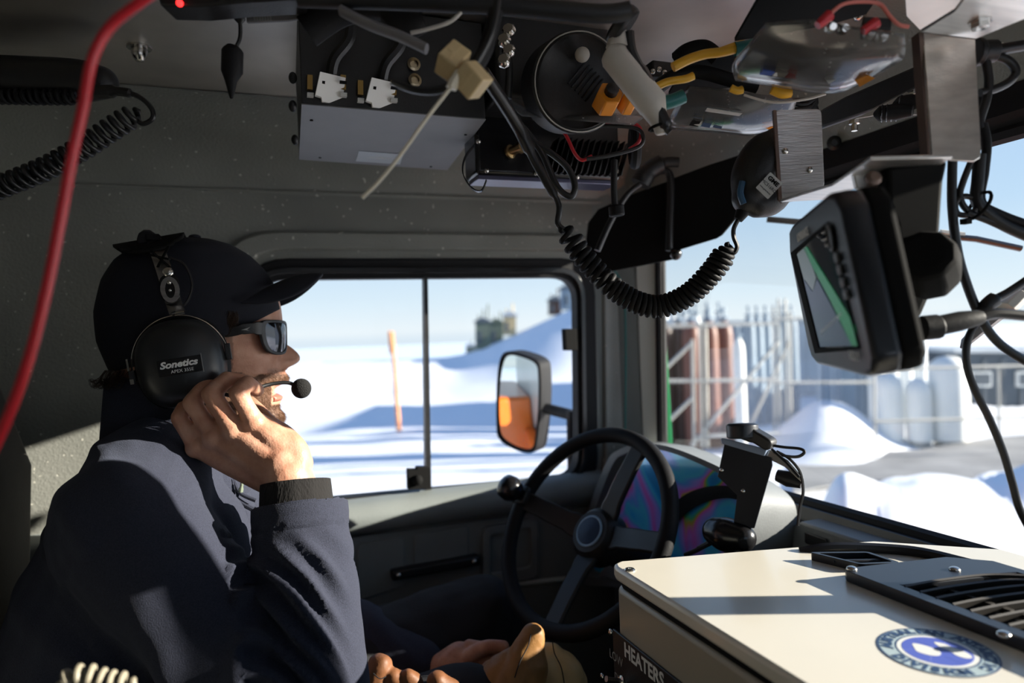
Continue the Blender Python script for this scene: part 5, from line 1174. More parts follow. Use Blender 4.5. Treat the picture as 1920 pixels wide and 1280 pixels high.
mb = MB(); mb.tube(spline(PL([(848, 160), (800, 222), (755, 285), (715, 335), (679, 371)], .555), 6), .0016, 6); ob('tie_tail', mb, M['nylon'], cn)
mb = MB(); mb.tube(spline(PL([(935, -10), (922, 60), (895, 115), (868, 150), (820, 170), (775, 168), (735, 152)], .57), 8), .0032, 8); ob('lead', mb, M['cable'], cn)
mb = MB(); mb.tube(spline(PL([(930, 20), (912, 90), (890, 130)], .575), 6), .0062, 8); ob('sleeve', mb, M['rubber'], cn)
thing_tube('thin_white_wire', PL([(870, 15), (845, 40), (800, 55), (770, 62)], .6), .0018, 'tubewhite', 'thin pale wire curving high above the beige connector', 'wire')
# wing nut and roof nuts
def acorn(px, py, r, label):
    p = PZ(px, py, ZC); mb = MB(); mb.lathe([(r*1.7, .0), (r*1.7, .002), (r*1.1, .002), (r*1.1, .009), (r*.95, .014), (r*.6, .019), (.0004, .021)], axis_frame(p, (0, 0, -1)), 12); o = ob('roof_nut', mb, M['steel'], label=label, cat='nut', smooth=30)
acorn(261, 88, .0095, 'domed steel nut in the roof between the red cable and the black ferrite')
acorn(965, 48, .010, 'steel nut in the roof right of the black lead')
acorn(1610, 10, .010, 'steel nut in the roof near the red spade wire')
# top edge bars, led bar and tag
mb = MB(); mb.prism(PL([(292, -20), (560, -20), (560, -2), (455, 4), (370, 12), (300, 10)], .62), FWD*.03); lb = ob('light_bar', mb, M['black'], label='black bar with a small red lamp at the top edge of the picture', cat='light bar', bevel=.002)
mb = MB(); mb.ball(P(337, 6, .618), .0032, None, 12, 8); ob('indicator_lamp', mb, mat('red_led', (.8, .01, .01), .3, emit=((1, .02, .02), 4)), lb)
mb = MB(); mb.prism(PL([(458, 0), (600, -12), (600, 28), (540, 38), (462, 42)], .66), FWD*.004); tg = ob('grey_tag', mb, M['grey'], label='flat grey tag with worn print hanging at the top edge', cat='tag', bevel=.001)
for k in range(7): mb = MB(); mb.prism(PL([(474+5*k, 20), (477+5*k, 20), (479+5*k, 38), (476+5*k, 38)], .6585), FWD*.0005); ob('print_mark', mb, M['printdim'], tg)
thing_tube('black_rail', PL([(560, -4), (760, 2), (960, 12), (1120, 26), (1180, 20)], .60), .0085, 'black', 'thick black cable crossing along the top edge above the gear', 'cable')
thing_tube('dark_hose', PL([(575, 60), (640, 18), (720, 8), (760, 40), (790, 30)], .66), .016, 'rubber', 'thick dark hose bundle above the amplifier', 'hose')
# ferrite on its lead
fe = root('ferrite_lead', P(436, 165, .70), 'black ferrite lump hanging on a thin lead left of the amplifier', 'cable')
mb = MB(); mb.tube(spline(PL([(441, -15), (449, 30), (450, 70), (440, 92)], .70), 6), [.0055]*8+[.002]*10+[.003], 8); ob('lead', mb, M['cable'], fe)
mb = MB(); mb.tube(PL([(438, 86), (436, 95), (435, 135), (433, 152), (434, 185)], .70), [.006, .0105, .0105, .006, .0015], 12); ob('ferrite_core', mb, M['rubber'], fe, bevel=.001)
# --- handset and coil on the left
hs = root('radio_handset', P(110, 190, .92), 'black radio handset clipped under the roof at the far left', 'handset')
hb_ = MB(); chain(hb_, [(P(-60, 145, .92), .030), (P(60, 148, .92), .029), (P(150, 152, .92), .028), (P(190, 155, .92), .022)], 18); hb_ = remesh(hb_, .004, 5); ob('grip', hb_, M['black'], hs, smooth=180)
mb = MB(); mb.coil(PL([(-20, 180, .90), (60, 182, .90), (150, 182, .90)]), .008, .0028, .009, 7, 12); ob('ribbed_edge', mb, M['rubber'], hs)
mb = MB(); mb.tube(spline(PL([(185, 172), (230, 172), (262, 182), (284, 203), (286, 222), (268, 232), (255, 222)], .90), 8), [.009]*6+[.006]*6+[.0033]*37, 8); ob('lead', mb, M['cable'], hs)
mb = MB(); mb.coil(spline(PL([(262, 208), (215, 238), (150, 280), (80, 318), (-30, 362)], .90), 10), .0125, .0034, .0108, 8, 14); ob('coil_cord', mb, M['cable'], hs, smooth=180)
# red cable in the foreground
thing_tube('red_cable', PL([(330, -40), (262, 5), (205, 52), (172, 115), (156, 200), (134, 300), (112, 420), (88, 540), (58, 660), (20, 770), (-40, 900)], .42), .0033, 'red', 'long red cable running down the left foreground', 'cable', n=10)
# --- second radio
y0 = .93
zc0 = PY(905, 326, y0).z; zc1 = PY(905, 205, y0).z; xa, xb = PY(893, 300, y0).x, PY(1163, 300, y0).x
rd = root('two_way_radio', ((xa+xb)/2, y0+.07, zc0), 'black finned two-way radio slung under the roof beside the amplifier', 'radio')
mb = MB(); mb.box(((xa+xb)/2, y0+.03, (zc0+zc1)/2), (xb-xa, .06, zc1-zc0)); ob('case', mb, M['black_gloss'], rd, bevel=.006, seg=3)
mb = MB(); mb.box(((xa+xb)/2, y0+.028, zc0-.003), ((xb-xa)*.97, .045, .006)); ob('base_strip', mb, mat('violet_grey_strip', (.10, .10, .16), .3, .5), rd, bevel=.001)
for k in range(13):
    x = xa + (xb-xa)*(.46+.042*k); mb = MB(); mb.box((x, y0-.006, zc0+.030+.0*k), (.0022, .016, .052), Matrix.Identity(4)); mb.v = [(v[0]+(v[2]-zc0)*.35, v[1], v[2]) for v in mb.v]; ob('heat_fin', mb, M['black_gloss'], rd, bevel=.0006)
mb = MB(); mb.lathe([(.010, 0), (.010, .004), (.0065, .005), (.0065, .02), (.009, .021), (.009, .027), (.004, .028)], axis_frame((PY(955, 285, y0).x, y0, PY(955, 285, y0).z), (.5, -1, .1)), 14); ob('antenna_socket', mb, mat('brass_socket', (.5, .36, .18), .3, 1), rd)
for a, b in ((897, 265), (912, 320), (1005, 325), (1082, 332), (1158, 322)): p = PY(a, b, y0-.002); mb = MB(); mb.ball(p, .0035); ob('screw', mb, M['steel'], rd)
mb = MB(); mb.torus(axis_frame(P(1190, 275, .95), (.9, -.4, 0)), .024, .007, 24, 8); ob('side_wheel', mb, M['rubber'], rd)
mb = MB(); ribbon(mb, spline(PL([(890, 272), (872, 295), (868, 325), (884, 352), (902, 358), (912, 338)], .92), 6), FWD, .009, .0015); ob('hanging_strap', mb, M['black_gloss'], rd)
# mounting bracket plate above the second radio
mb = MB(); mb.prism(PL([(945, 190, .86), (978, 218, .85), (1188, 235, .83), (1205, 222, .84), (1150, 214, .86), (985, 205, .88), (958, 190, .88)]), (0, 0, .002)); br_ = ob('acrylic_bracket', mb, M['clear'], label='clear edged bracket strip between the two radios', cat='bracket')
mb = MB(); mb.box(tuple(P(1010, 130, .98)), (.17, .12, .13)); ob('control_box', mb, M['black'], label='black control box in the roof between amplifier and speaker', cat='control box', bevel=.006)
# speaker drum
sp = root('round_speaker', P(1070, 200, .84), 'round black speaker drum with a pale edge ring above the orange plug', 'speaker')
SA = axis_frame(P(1085, 155, .84), -FWD*.8 - UP*.2 + RIGHT*.25); mb = MB(); mb.lathe([(.058, -.05), (.060, 0), (.054, .006), (.050, .002), (.03, -.004), (.001, -.004)], SA, 40); ob('drum', mb, M['black'], sp)
mb = MB(); mb.torus(SA @ Matrix.Translation((0, 0, .004)), .0575, .0009, 48, 6); ob('edge_ring', mb, M['galv'], sp)
for k in range(6): mb = MB(); mb.box((.006+.0*k, -.020+.006*k, .003), (.034, .0016, .004), SA @ Matrix.Rotation(.9, 4, 'Z')); ob('grille_bar', mb, M['black_gloss'], sp)
mb = MB(); mb.ball(SA @ Vector((-.002, .03, .012)), .009); ob('button', mb, M['tubewhite'], sp)
# white tube with its leads
wt = root('antenna_tube', P(1240, 255, .70), 'pale plastic tube with a black cap slanting down from the roof', 'tube')
mb = MB(); mb.tube(PL([(1136, 96), (1150, 104), (1224, 196), (1226, 206), (1238, 236), (1240, 252)], .70), [.009, .0145, .0155, .013, .0075, .0055], 16); ob('tube', mb, M['tubewhite'], wt, bevel=.0015)
mb = MB(); mb.tube(PL([(1158, 40), (1176, 55)], .70), .021, 18); mb.tube(PL([(1168, 22), (1172, 34)], .70), .010, 10); ob('clamp_ring', mb, M['black'], wt, bevel=.004)
mb = MB(); mb.tube(PL([(1160, 60), (1158, 90)], .70), [.009, .012], 12); ob('neck', mb, M['tubewhite'], wt)
mb = MB(); mb.tube(spline(PL([(1180, 60), (1186, 100), (1212, 150), (1232, 200), (1250, 240), (1256, 248)], .695), 6), [.005]*10+[.0065]*14+[.004]*7, 8); ob('lead', mb, M['cable'], wt)
mb = MB(); mb.torus(axis_frame(P(1234, 238, .70), P(1240, 252, .70)-P(1224, 196, .70)), .009, .0016, 16, 6); ob('cable_tie', mb, M['matte'], wt)
# orange plugs
for k, (a, b, lab) in enumerate(((1138, 188, 'orange hexagonal power plug below the speaker drum'), (1178, 192, 'smaller orange power plug beside the pale tube'))):
    T = axis_frame(P(a, b, .82), -FWD + UP*.35 + RIGHT*.2); o = root('power_plug', P(a, b+12, .82), lab, 'plug', 'orange power plugs')
    mb = MB(); r0 = .016 - .005*k; mb.prism([(r0*math.cos(x), r0*math.sin(x), -.012) for x in np.linspace(0, 2*math.pi, 6, False)], (0, 0, .026), T); ob('shell', mb, M['orange'], o, bevel=.0015)
    mb = MB(); mb.lathe([(r0*.5, .013), (r0*.5, .022), (r0*.3, .023)], T, 12); ob('lead_end', mb, M['cable'], o)
# --- sweeping cables round the two radios
thing_tube('mic_lead', PL([(905, 135, .72), (945, 195, .76), (975, 245, .79), (1002, 300, .80), (1030, 350, .80), (1048, 385, .80), (1046, 418, .80), (1056, 430, .80)]), [.0075]*22+[.0055]*14+[.0035]*21, 'cable', 'thick black microphone lead falling past the finned radio', 'cable')
thing_tube('looped_lead', PL([(975, 232), (1015, 285), (1045, 350), (1070, 368), (1078, 348), (1062, 312), (1020, 278), (990, 262)], .83), .0040, 'cable', 'black lead looping back up under the finned radio', 'cable')
thing_tube('hanging_lead', PL([(1152, 300), (1151, 350), (1153, 392)], .92), .0045, 'cable', 'straight black lead hanging from the right end of the finned radio', 'cable')
mb = MB(); mb.tube(PL([(1155, 385), (1157, 405)], .92), .0105, 14); ob('lead_grommet', mb, M['rubber'], label='black collar on the lead in front of the sun visor', cat='collar', bevel=.002)
thing_tube('red_power_wire', PL([(1045, 232), (1062, 255), (1078, 288), (1092, 300), (1110, 292)], .88), .0022, 'red', 'red power wire drooping below the acrylic bracket', 'wire')
thing_tube('red_power_wire', PL([(1068, 236), (1130, 228), (1188, 232), (1202, 248), (1196, 268), (1180, 280)], .87), .0024, 'red', 'red power wire curling round the right end of the finned radio', 'wire')
thing_tube('black_power_wire', PL([(1060, 242), (1130, 236), (1190, 240), (1206, 256), (1196, 276), (1140, 292), (1100, 298)], .865), .0026, 'cable', 'black power wire running beside the red one round the radio', 'wire')
thing_tube('strut_rod', PL([(950, 70), (955, 130), (952, 185)], .84), .005, 'black', 'black upright rod between the amplifier and the speaker', 'rod')
for k in range(4):
    p = P(955-9*(k % 2), 60+19*k, .80); mb = MB(); mb.lathe([(.008, 0), (.0085, .004), (.006, .008)], axis_frame(p, (-.5, -.8, .2)), 8); ob('chrome_fitting', mb, M['steel'], label=('topmost', 'second', 'third', 'lowest')[k]+' of the four small chrome fittings beside the black rod', cat='fitting', group='chrome fittings')
# --- fuse boxes under clear covers
def cover(name, rows_, label, wires, stick, inner):
    C = sum((P(*a) for r in rows_ for a in r), Vector())/(len(rows_)*len(rows_[0])); r_ = root(name, C, label, 'fuse box')
    R3 = [spline([P(*a) for a in r], 4) for r in rows_]; cols = [spline([r[j] for r in R3], 4) for j in range(len(R3[0]))]
    mb = MB(); n1, n2 = len(cols), len(cols[0]); mb.grid(lambda u, v: cols[int(round(u*(n1-1)))][int(round(v*(n2-1)))], n1, n2); c_ = ob('clear_cover', mb, M['clear'], r_, smooth=180); q = c_.modifiers.new('s', 'SOLIDIFY'); q.thickness = .0022
    # back plate above the contents
    up = [P(a[0], a[1], a[2]) + Vector((0, 0, .042)) - FWD*.0 for a in rows_[0]] + [P(*a) + Vector((0, 0, .045)) for a in rows_[-1][::-1]]
    mb = MB(); mb.prism([Vector((p.x, p.y, C.z+.05)) for p in up], (0, 0, .004)); ob('base_plate', mb, M['matte'], r_)
    for (a, b, t, w, h, m_) in inner:
        A = frame(P(a, b, t), RIGHT + DOWN*.12, UP); mb = MB(); mb.box((0, 0, 0), (w, h, .010), A); ob('fuse', mb, M[m_], r_, bevel=.0006)
    for (pts_, m_) in stick:
        mb = MB(); mb.prism(PL(pts_), DOWN*.0005); ob('sticker', mb, M[m_], c_)
    return r_, c_
M['clear_dk'] = M['clear']
M['fuse_red'] = mat('fuse_red', (.45, .05, .04), .4); M['fuse_blue'] = mat('fuse_blue', (.04, .08, .30), .4); M['fuse_brown'] = mat('fuse_brown', (.35, .14, .05), .4)
r1_, c1_ = cover('fuse_box', [[(1437, 42, .60), (1520, 36, .59), (1600, 50, .58), (1696, 62, .57)], [(1402, 84, .63), (1490, 92, .62), (1590, 98, .60), (1696, 102, .59)], [(1374, 118, .67), (1460, 132, .66), (1570, 138, .64), (1672, 120, .62)], [(1380, 148, .71), (1450, 158, .70), (1560, 172, .68), (1628, 146, .66)]],
    'upper clear-covered fuse box with a red wire, nearest the camera under the roof', None,
    [([(1546, 146, .652), (1586, 128, .640), (1594, 134, .640), (1554, 156, .652)], 'label'), ([(1600, 146, .648), (1622, 138, .640), (1640, 146, .638), (1612, 162, .648)], 'orange')],
    [(1490+22*i, 108+4*(i % 2)+2*i, .645, .012, .012, ('fuse_red', 'fuse_blue', 'fuse_brown', 'label')[i % 4]) for i in range(5)] + [(1440+24*i, 126+3*i, .665, .012, .012, ('fuse_blue', 'label', 'fuse_red', 'fuse_brown')[i % 4]) for i in range(5)] + [(1465+24*i, 142+3*i, .69, .012, .008, ('label', 'fuse_brown', 'fuse_blue', 'label')[i % 4]) for i in range(4)])
r2_, c2_ = cover('fuse_box', [[(1290, 160, .80), (1350, 166, .79), (1420, 176, .78), (1494, 186, .77)], [(1272, 190, .83), (1340, 198, .82), (1410, 206, .81), (1488, 204, .80)], [(1255, 220, .87), (1330, 226, .86), (1400, 234, .85), (1470, 226, .84)], [(1256, 240, .91), (1330, 245, .90), (1400, 251, .89), (1444, 246, .88)]],
    'lower clear-covered fuse box with dark label squares, farther from the camera', None,
    [([(1298, 232, .868), (1306, 224, .862), (1318, 226, .862), (1312, 236, .868)], 'label'), ([(1428, 236, .855), (1446, 230, .85), (1462, 234, .85), (1446, 244, .86)], 'orange'), ([(1375, 240, .872), (1412, 222, .842), (1424, 224, .842), (1392, 245, .872)], 'black')]
    + [([(1292+22*i+8*j, 234-14*j+2*i, .87-.012*j), (1300+22*i+8*j, 222-14*j+2*i, .86-.012*j), (1316+22*i+8*j, 224-14*j+2*i, .86-.012*j), (1308+22*i+8*j, 237-14*j+2*i, .87-.012*j)], 'navyprint' if (i+j) % 3 else 'matte') for i in range(3) for j in range(2)]
    + [([(1322, 208, .825), (1326, 202, .82), (1392, 212, .812), (1386, 217, .818)], 'label')],
    [(1335+18*i, 184+2*i, .84, .012, .012, 'fuse_brown') for i in range(3)])
mb = MB(); mb.prism(PL([(1618, 52, .585), (1672, 56, .58), (1660, 84, .60), (1612, 76, .60)]), UP*.01); tbk = ob('terminal_block', mb, M['black'], r1_, bevel=.001)
for a, b in ((1555, 52), (1578, 55), (1626, 66), (1650, 70)): mb = MB(); mb.lathe([(.005, 0), (.005, .002), (.003, .0025), (.003, .008)], axis_frame(P(a, b, .59), -FWD-UP*.3), 12); ob('terminal_screw', mb, M['steel'], tbk)
wr = root('spade_wire', P(1620, 5, .58), 'red jumper wire with two red spade ends on the upper fuse box', 'wire')
mb = MB(); mb.tube(spline(PL([(1553, 30), (1580, 8), (1620, 3), (1650, 8), (1668, 30), (1685, 46), (1704, 50)], .58), 6), .0017, 8); ob('wire', mb, mat('pale_red_wire', (.72, .20, .16), .4), wr)
for a in (((1533, 48), (1556, 28)), ((1618, 58), (1644, 42))): mb = MB(); mb.tube(PL(a, .578), [.0035, .0048], 8); ob('spade_end', mb, M['red'], wr)
# yellow looms
for pts_, r, m_, lb, nm in (([(1262, 126), (1290, 112), (1320, 102), (1350, 98), (1384, 90)], .0052, 'yellow', 'thick yellow loom running into the upper fuse box', 'yellow_loom'),
    ([(1350, 96), (1384, 84), (1395, 82)], .004, 'yellow', 'short upper yellow wire beside the thick yellow loom', 'yellow_loom'),
    ([(1378, 92), (1410, 86), (1440, 78)], .0075, 'teal', 'teal sleeve where the yellow loom enters the upper fuse box', 'teal_sleeve'),
    ([(1222, 168), (1250, 154), (1285, 148), (1300, 142)], .0042, 'yellow', 'yellow loom above the lower fuse box', 'yellow_loom'),
    ([(1228, 196), (1258, 190), (1282, 180)], .0075, 'teal', 'teal sleeve entering the lower fuse box', 'teal_sleeve'),
    ([(1370, 165), (1382, 170), (1392, 168)], .0042, 'yellow', 'tiny yellow wire end between the two fuse boxes', 'yellow_loom'),
    ([(1448, 166), (1466, 174), (1482, 172)], .0060, 'yellow', 'stubby yellow wire end behind the upper fuse box', 'yellow_loom')):
    thing_tube(nm, PL(pts_, .72), r, m_, lb, 'wire')
thing_tube('black_loom', PL([(1215, 180), (1260, 145), (1310, 135), (1370, 150), (1420, 162)], .80), .0085, 'rubber', 'black loom between the yellow wires and the lower fuse box', 'cable')
thing_tube('black_loom', PL([(1270, 112), (1290, 96), (1320, 90), (1345, 108)], .78), .0095, 'matte', 'black loom curving behind the thick yellow loom', 'cable')
thing_tube('thin_clear_wire', PL([(1395, 178), (1450, 192), (1510, 186), (1548, 176)], .74), .0014, 'tubewhite', 'thin pale wire between the fuse boxes', 'wire')
mb = MB(); mb.box(tuple(P(1235, 138, .86)), (.035, .03, .02)); rl = ob('relay_block', mb, M['black'], label='small black relay with chrome studs left of the yellow looms', cat='relay', bevel=.002)
for a, b in ((1224, 134), (1236, 130), (1246, 136)): mb = MB(); mb.ball(P(a, b, .835), .0032); ob('stud', mb, M['steel'], rl)
# --- cable ends and connector strip on the header
mb = MB(); mb.prism(PL([(1540, 205, .90), (1590, 178, .86), (1728, 118, .78), (1728, 160, .78), (1640, 205, .84), (1545, 238, .90)]), FWD*.02); nsx = ob('connector_strip', mb, M['black'], label='dark connector strip along the windscreen header', cat='connector strip', bevel=.003)
mb = MB(); mb.prism(PL([(1605, 222, .84), (1700, 172, .78), (1728, 190, .77), (1728, 214, .77), (1640, 216, .82)]), FWD*.004); ob('backing_plate', mb, M['galv'], nsx)
for i, (a, b, c, d) in enumerate(((1640, 214, 1712, 208), (1676, 196, 1730, 190))):
    mb = MB(); mb.tube([P(a, b, .79), P(a+8, b-1, .785), P((a+c)/2+5, (b+d)/2-1, .78), P(c, d, .77)], [.003, .0085, .0095, .006], 12); gp = ob('cable_gland', mb, M['rubber'], nsx, bevel=.0008)
    for k in range(4): mb = MB(); q0 = P(a+14+9*k, b-1-.7*k, .783); mb.torus(axis_frame(q0, P(c, d, .77)-P(a, b, .79)), .0092, .0009, 16, 5); ob('gland_rib', mb, M['black_gloss'], gp)
for a, b in ((1602, 226), (1712, 172)): mb = MB(); mb.lathe([(.006, 0), (.006, .004), (.0035, .005), (.0035, .012)], axis_frame(P(a, b, .80), DOWN), 8); ob('hex_bolt', mb, M['steel'], nsx, smooth=30)
for k, (a, b) in enumerate(((1505, 205), (1520, 196), (1490, 214))):
    thing_tube('branch_wire', PL([(1470+5*k, 186+3*k), (a, b-8), (1530, 186+8*k), (1512, 215+6*k)], .82), .003, 'cable', ('black wire curl nearest the plate top', 'middle black wire curl above the scratched plate', 'lowest black wire curl above the scratched plate')[k], 'wire')
# --- aluminium hangers
pl_ = root('scratched_plate', P(1500, 376, .74), 'small scratched aluminium hanger plate beside the oval microphone', 'bracket')
mb = MB(); mb.prism(quadloop(PL([(1453, 206), (1540, 204), (1546, 352), (1463, 378)], .74), .006), FWD*.0025); ob('plate', mb, M['alu_raw'], pl_, bevel=.0005)
mb = MB(); mb.prism(PL([(1450, 206), (1456, 206), (1467, 380), (1460, 374)], .7395), FWD*.004); ob('edge', mb, mat('brown_cut_edge', (.16, .11, .09), .5, .6), pl_)
for a, b in ((1473, 283), (1519, 318)): mb = MB(); mb.ball(P(a, b, .739), (.0035, .002, .0035)); ob('rivet', mb, M['steel'], pl_)
zs_ = PZ(1463, 380, 1.15).z if False else P(1463, 380, .74).z
sh_ = root('monitor_shelf', P(1640, 300, .62), 'bent aluminium shelf strip carrying the chart display', 'bracket')
mb = MB(); mb.prism([PZ(a, b, zs_) for a, b in ((1463, 379), (1560, 349), (1632, 300), (1786, 296), (1744, 322), (1650, 330), (1560, 374))], (0, 0, .003)); ob('shelf', mb, M['alu'], sh_, bevel=.0006)
zt_ = 1.404
st = root('hanger_strap', P(1785, 300, .60), 'wide bent aluminium hanger strap at the right, folded to the shelf', 'bracket')
mb = MB(); A0 = PL([(1730, 62, .62), (1829, 74, .62), (1840, 282, .60), (1838, 296, .60), (1826, 303, .60), (1786, 300, .60), (1748, 292, .60)]); mb.prism(A0, FWD*.003); ob('strap', mb, M['alu'], st, bevel=.0008)
mb = MB(); mb.prism(PL([(1723, 60), (1732, 62), (1750, 293), (1740, 290)], .618), FWD*.012); ob('edge', mb, bpy.data.materials['brown_cut_edge'], st)
mb = MB(); mb.prism([PZ(a, b, P(1780, 66, .62).z) for a, b in ((1728, 60), (1830, 73), (1925, 34), (1960, -60), (1860, -70), (1790, 22))], (0, 0, .003)); ob('top_flange', mb, M['alu'], st, bevel=.0006)
mb = MB(); p = PZ(1838, 40, P(1780, 66, .62).z); mb.lathe([(.010, -.001), (.010, .001), (.0075, .001), (.0075, .006), (.004, .0065)], axis_frame(p, (0, 0, -1)), 6); ob('hex_bolt', mb, M['steel'], st, smooth=30)
mb = MB(); mb.prism([PZ(a, b, 1.43) for a, b in ((1700, 30), (1725, 56), (1800, 16), (1880, -30), (1880, -120), (1690, -120))], (0, 0, .003)); ob('overhead_plate', mb, M['alu_roof'], label='bright aluminium plate overhead at the top right corner', cat='bracket')
# --- chart display
r4 = [ray(*a) for a in ((1472, 432), (1521, 681), (1645, 713), (1568, 347))]     # far top, far bottom, near bottom, near top
Am = np.array([[-r4[1][i], r4[2][i], -r4[3][i]] for i in range(3)]); tt = np.linalg.solve(Am, -np.array(r4[0][:]))
s_ = .70; c4 = [CAM + r4[0]*s_, CAM + r4[1]*s_*tt[0], CAM + r4[2]*s_*tt[1], CAM + r4[3]*s_*tt[2]]
print('display', tt*s_, (c4[3]-c4[0]).length, (c4[1]-c4[0]).length)
ud = (c4[3]-c4[0]); vd = (c4[1]-c4[0]); nD = ud.cross(vd).normalized(); nD = -nD if nD.dot(CAM-c4[0]) < 0 else nD
def D(u, v, o=0.0): return c4[0] + ud*u + vd*v + nD*o
Wd, Hd = ud.length, vd.length
def onD(px, py, o=0.0):
    d = ray(px, py); t = (c4[0]-CAM).dot(nD)/d.dot(nD); return CAM + d*t + nD*o
dsp = root('chart_display', D(.5, 1), 'black chart display with a button column hanging from the aluminium shelf', 'display')
fo_ = [(.0, .16), (.08, .02), (.18, 0), (.86, 0), (.95, .03), (1, .12), (1, .90), (.95, .98), (.86, 1), (.12, 1), (.03, .96), (0, .88)]
mb = MB(); mb.prism([D(a, b, 0) for a, b in fo_], -nD*.019)
ob('bezel', mb, M['navyplastic'], dsp, bevel=.004, seg=3)
mb = MB(); mb.prism([D(.5+(a-.5)*.99, .5+(b-.5)*.99, -.0180) for a, b in fo_], -nD*.016); ob('rear_case', mb, M['matte'], dsp, bevel=.004, seg=2)
sc = [(1494, 474), (1551, 424), (1612, 651), (1537, 652)]
SQ = quadloop([onD(a, b, .0012) for a, b in sc], .003)
SO = quadloop([onD(a, b, .0012) for a, b in ((1484, 474), (1555, 414), (1615, 655), (1530, 662))], .003)
mb = MB(); mb.ringplate(SO, SQ, -nD*.0015); ob('screen_surround', mb, M['matte'], dsp)
M['keyg'] = mat('key_rubber', (.07, .072, .075), .5)
def screen_mat():
    m = mat('display_glass', (.010, .018, .035), .04, 0, spec=.6); return m
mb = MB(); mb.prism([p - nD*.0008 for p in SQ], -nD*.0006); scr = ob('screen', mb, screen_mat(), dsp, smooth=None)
for nm, col, pts_ in (('painted_reflection_pale', (.16, .20, .21), [(1496, 476), (1512, 462), (1532, 520), (1526, 545), (1508, 520)]), ('painted_reflection_blue', (.035, .06, .11), [(1508, 522), (1526, 547), (1534, 522), (1600, 648), (1540, 650)]), ('painted_reflection_green', (.0, .20, .07), [(1508, 466), (1514, 461), (1566, 545), (1606, 612), (1611, 648), (1600, 648), (1560, 565), (1528, 505)]), ('painted_reflection_streak', (.22, .24, .24), [(1540, 620), (1578, 586), (1582, 592), (1542, 630)])):
    mb = MB(); mb.prism([onD(a, b, .0008) for a, b in pts_], nD*.0001); ob(nm, mb, mat(nm, col, .25, emit=(col, .35)), scr, smooth=None)  # reflection on the screen painted as flat, faintly glowing colour patches
FD = lambda px, py: frame(onD(px, py, .0016), ud, -vd)
mb = MB(); mb.text('LOWRANCE', .0100, FD(1508, 440), .0002, sx=.95, bold=.0003); ob('lettering', mb, M['print'], dsp, smooth=None)
mb = MB(); mb.text('HDS 9', .0105, FD(1606, 667), .0002, sx=1.0); ob('lettering', mb, M['label'], dsp, smooth=None)
mb = MB(); T = FD(1563, 444); mb.lathe([(.0075, 0), (.0078, .0016), (.006, .002), (.0055, .0008), (.001, .001)], T @ Matrix.Scale(1.35, 4, (0, 1, 0)), 24); ob('cursor_pad', mb, M['keyg'], dsp)
for a, b in ((1575, 481), (1581, 504), (1587, 528), (1593, 550)):
    T = FD(a, b); mb = MB(); mb.prism(rrect(.0125, .0078, .0025, 3), (0, 0, .0018), T); k_ = ob('key', mb, M['keyg'], dsp, bevel=.0006)
    mb = MB(); mb.box((0, 0, .0019), (.0035, .002, .0003), T); ob('key_mark', mb, M['printdim'], k_)
# gimbal mount
mb = MB(); gq = [P(1606, 316, .70), P(1640, 300, .62), P(1784, 298, .58), P(1772, 400, .60), P(1768, 470, .62), P(1700, 520, 0.541), P(1655, 420, 0.541), P(1625, 330, .68)]
mb = MB(); mb.prism(PL([(1664, 312), (1780, 299), (1771, 340), (1768, 380), (1762, 470), (1740, 505), (1690, 500), (1680, 420), (1666, 380)], 0.588), FWD*.02 + RIGHT*-.0); ob('gimbal_arm', mb, M['matte'], dsp, bevel=.004)
mb = MB(); mb.prism(PL([(1600, 322), (1632, 306), (1660, 324), (1668, 380), (1640, 372), (1606, 350)], 0.617), FWD*.006); ob('gimbal_plate', mb, M['alu'], dsp, bevel=.001)
mb = MB(); mb.lathe([(.007, 0), (.007, .004), (.004, .006)], axis_frame(P(1635, 337, 0.594), -FWD+UP*.3), 10); ob('gimbal_bolt', mb, bpy.data.materials['brown_cut_edge'], dsp, smooth=30)
mb = MB(); mb.prism(PL([(1672, 400), (1700, 380), (1722, 620), (1740, 655), (1742, 672), (1700, 680)], 0.622), FWD*.04); ob('rear_bracket', mb, M['matte'], dsp, bevel=.006)
mb = MB(); mb.lathe([(.019, -.024), (.024, -.02), (.026, 0), (.024, .02), (.018, .024)], axis_frame(P(1740, 498, 0.590), FWD*.6+RIGHT*.45-UP*.3), 9); ob('tilt_knob', mb, M['matte'], dsp, bevel=.003, smooth=30)
mb = MB(); mb.prism(PL([(1698, 470), (1775, 480), (1780, 520), (1745, 560), (1728, 600), (1700, 600)], 0.613), FWD*.03); ob('knob_boss', mb, M['matte'], dsp, bevel=.006)
mb = MB(); mb.tube(PL([(1728, 615), (1760, 612), (1762, 610), (1800, 602), (1836, 595), (1842, 594)], 0.588), [.0105, .0105, .0085, .0085, .0065, .0052], 12); cnn = ob('rear_plug', mb, M['rubber'], dsp, bevel=.001)
mb = MB(); mb.tube(spline(PL([(1840, 594), (1870, 588), (1925, 592), (1990, 600)], 0.588), 6), .0045, 8); ob('rear_cable', mb, M['cable'], dsp)
for a, b in ((1654, 470), (1680, 564)): mb = MB(); mb.ball(P(a, b, 0.541), .003); ob('screw', mb, M['steel'], dsp)
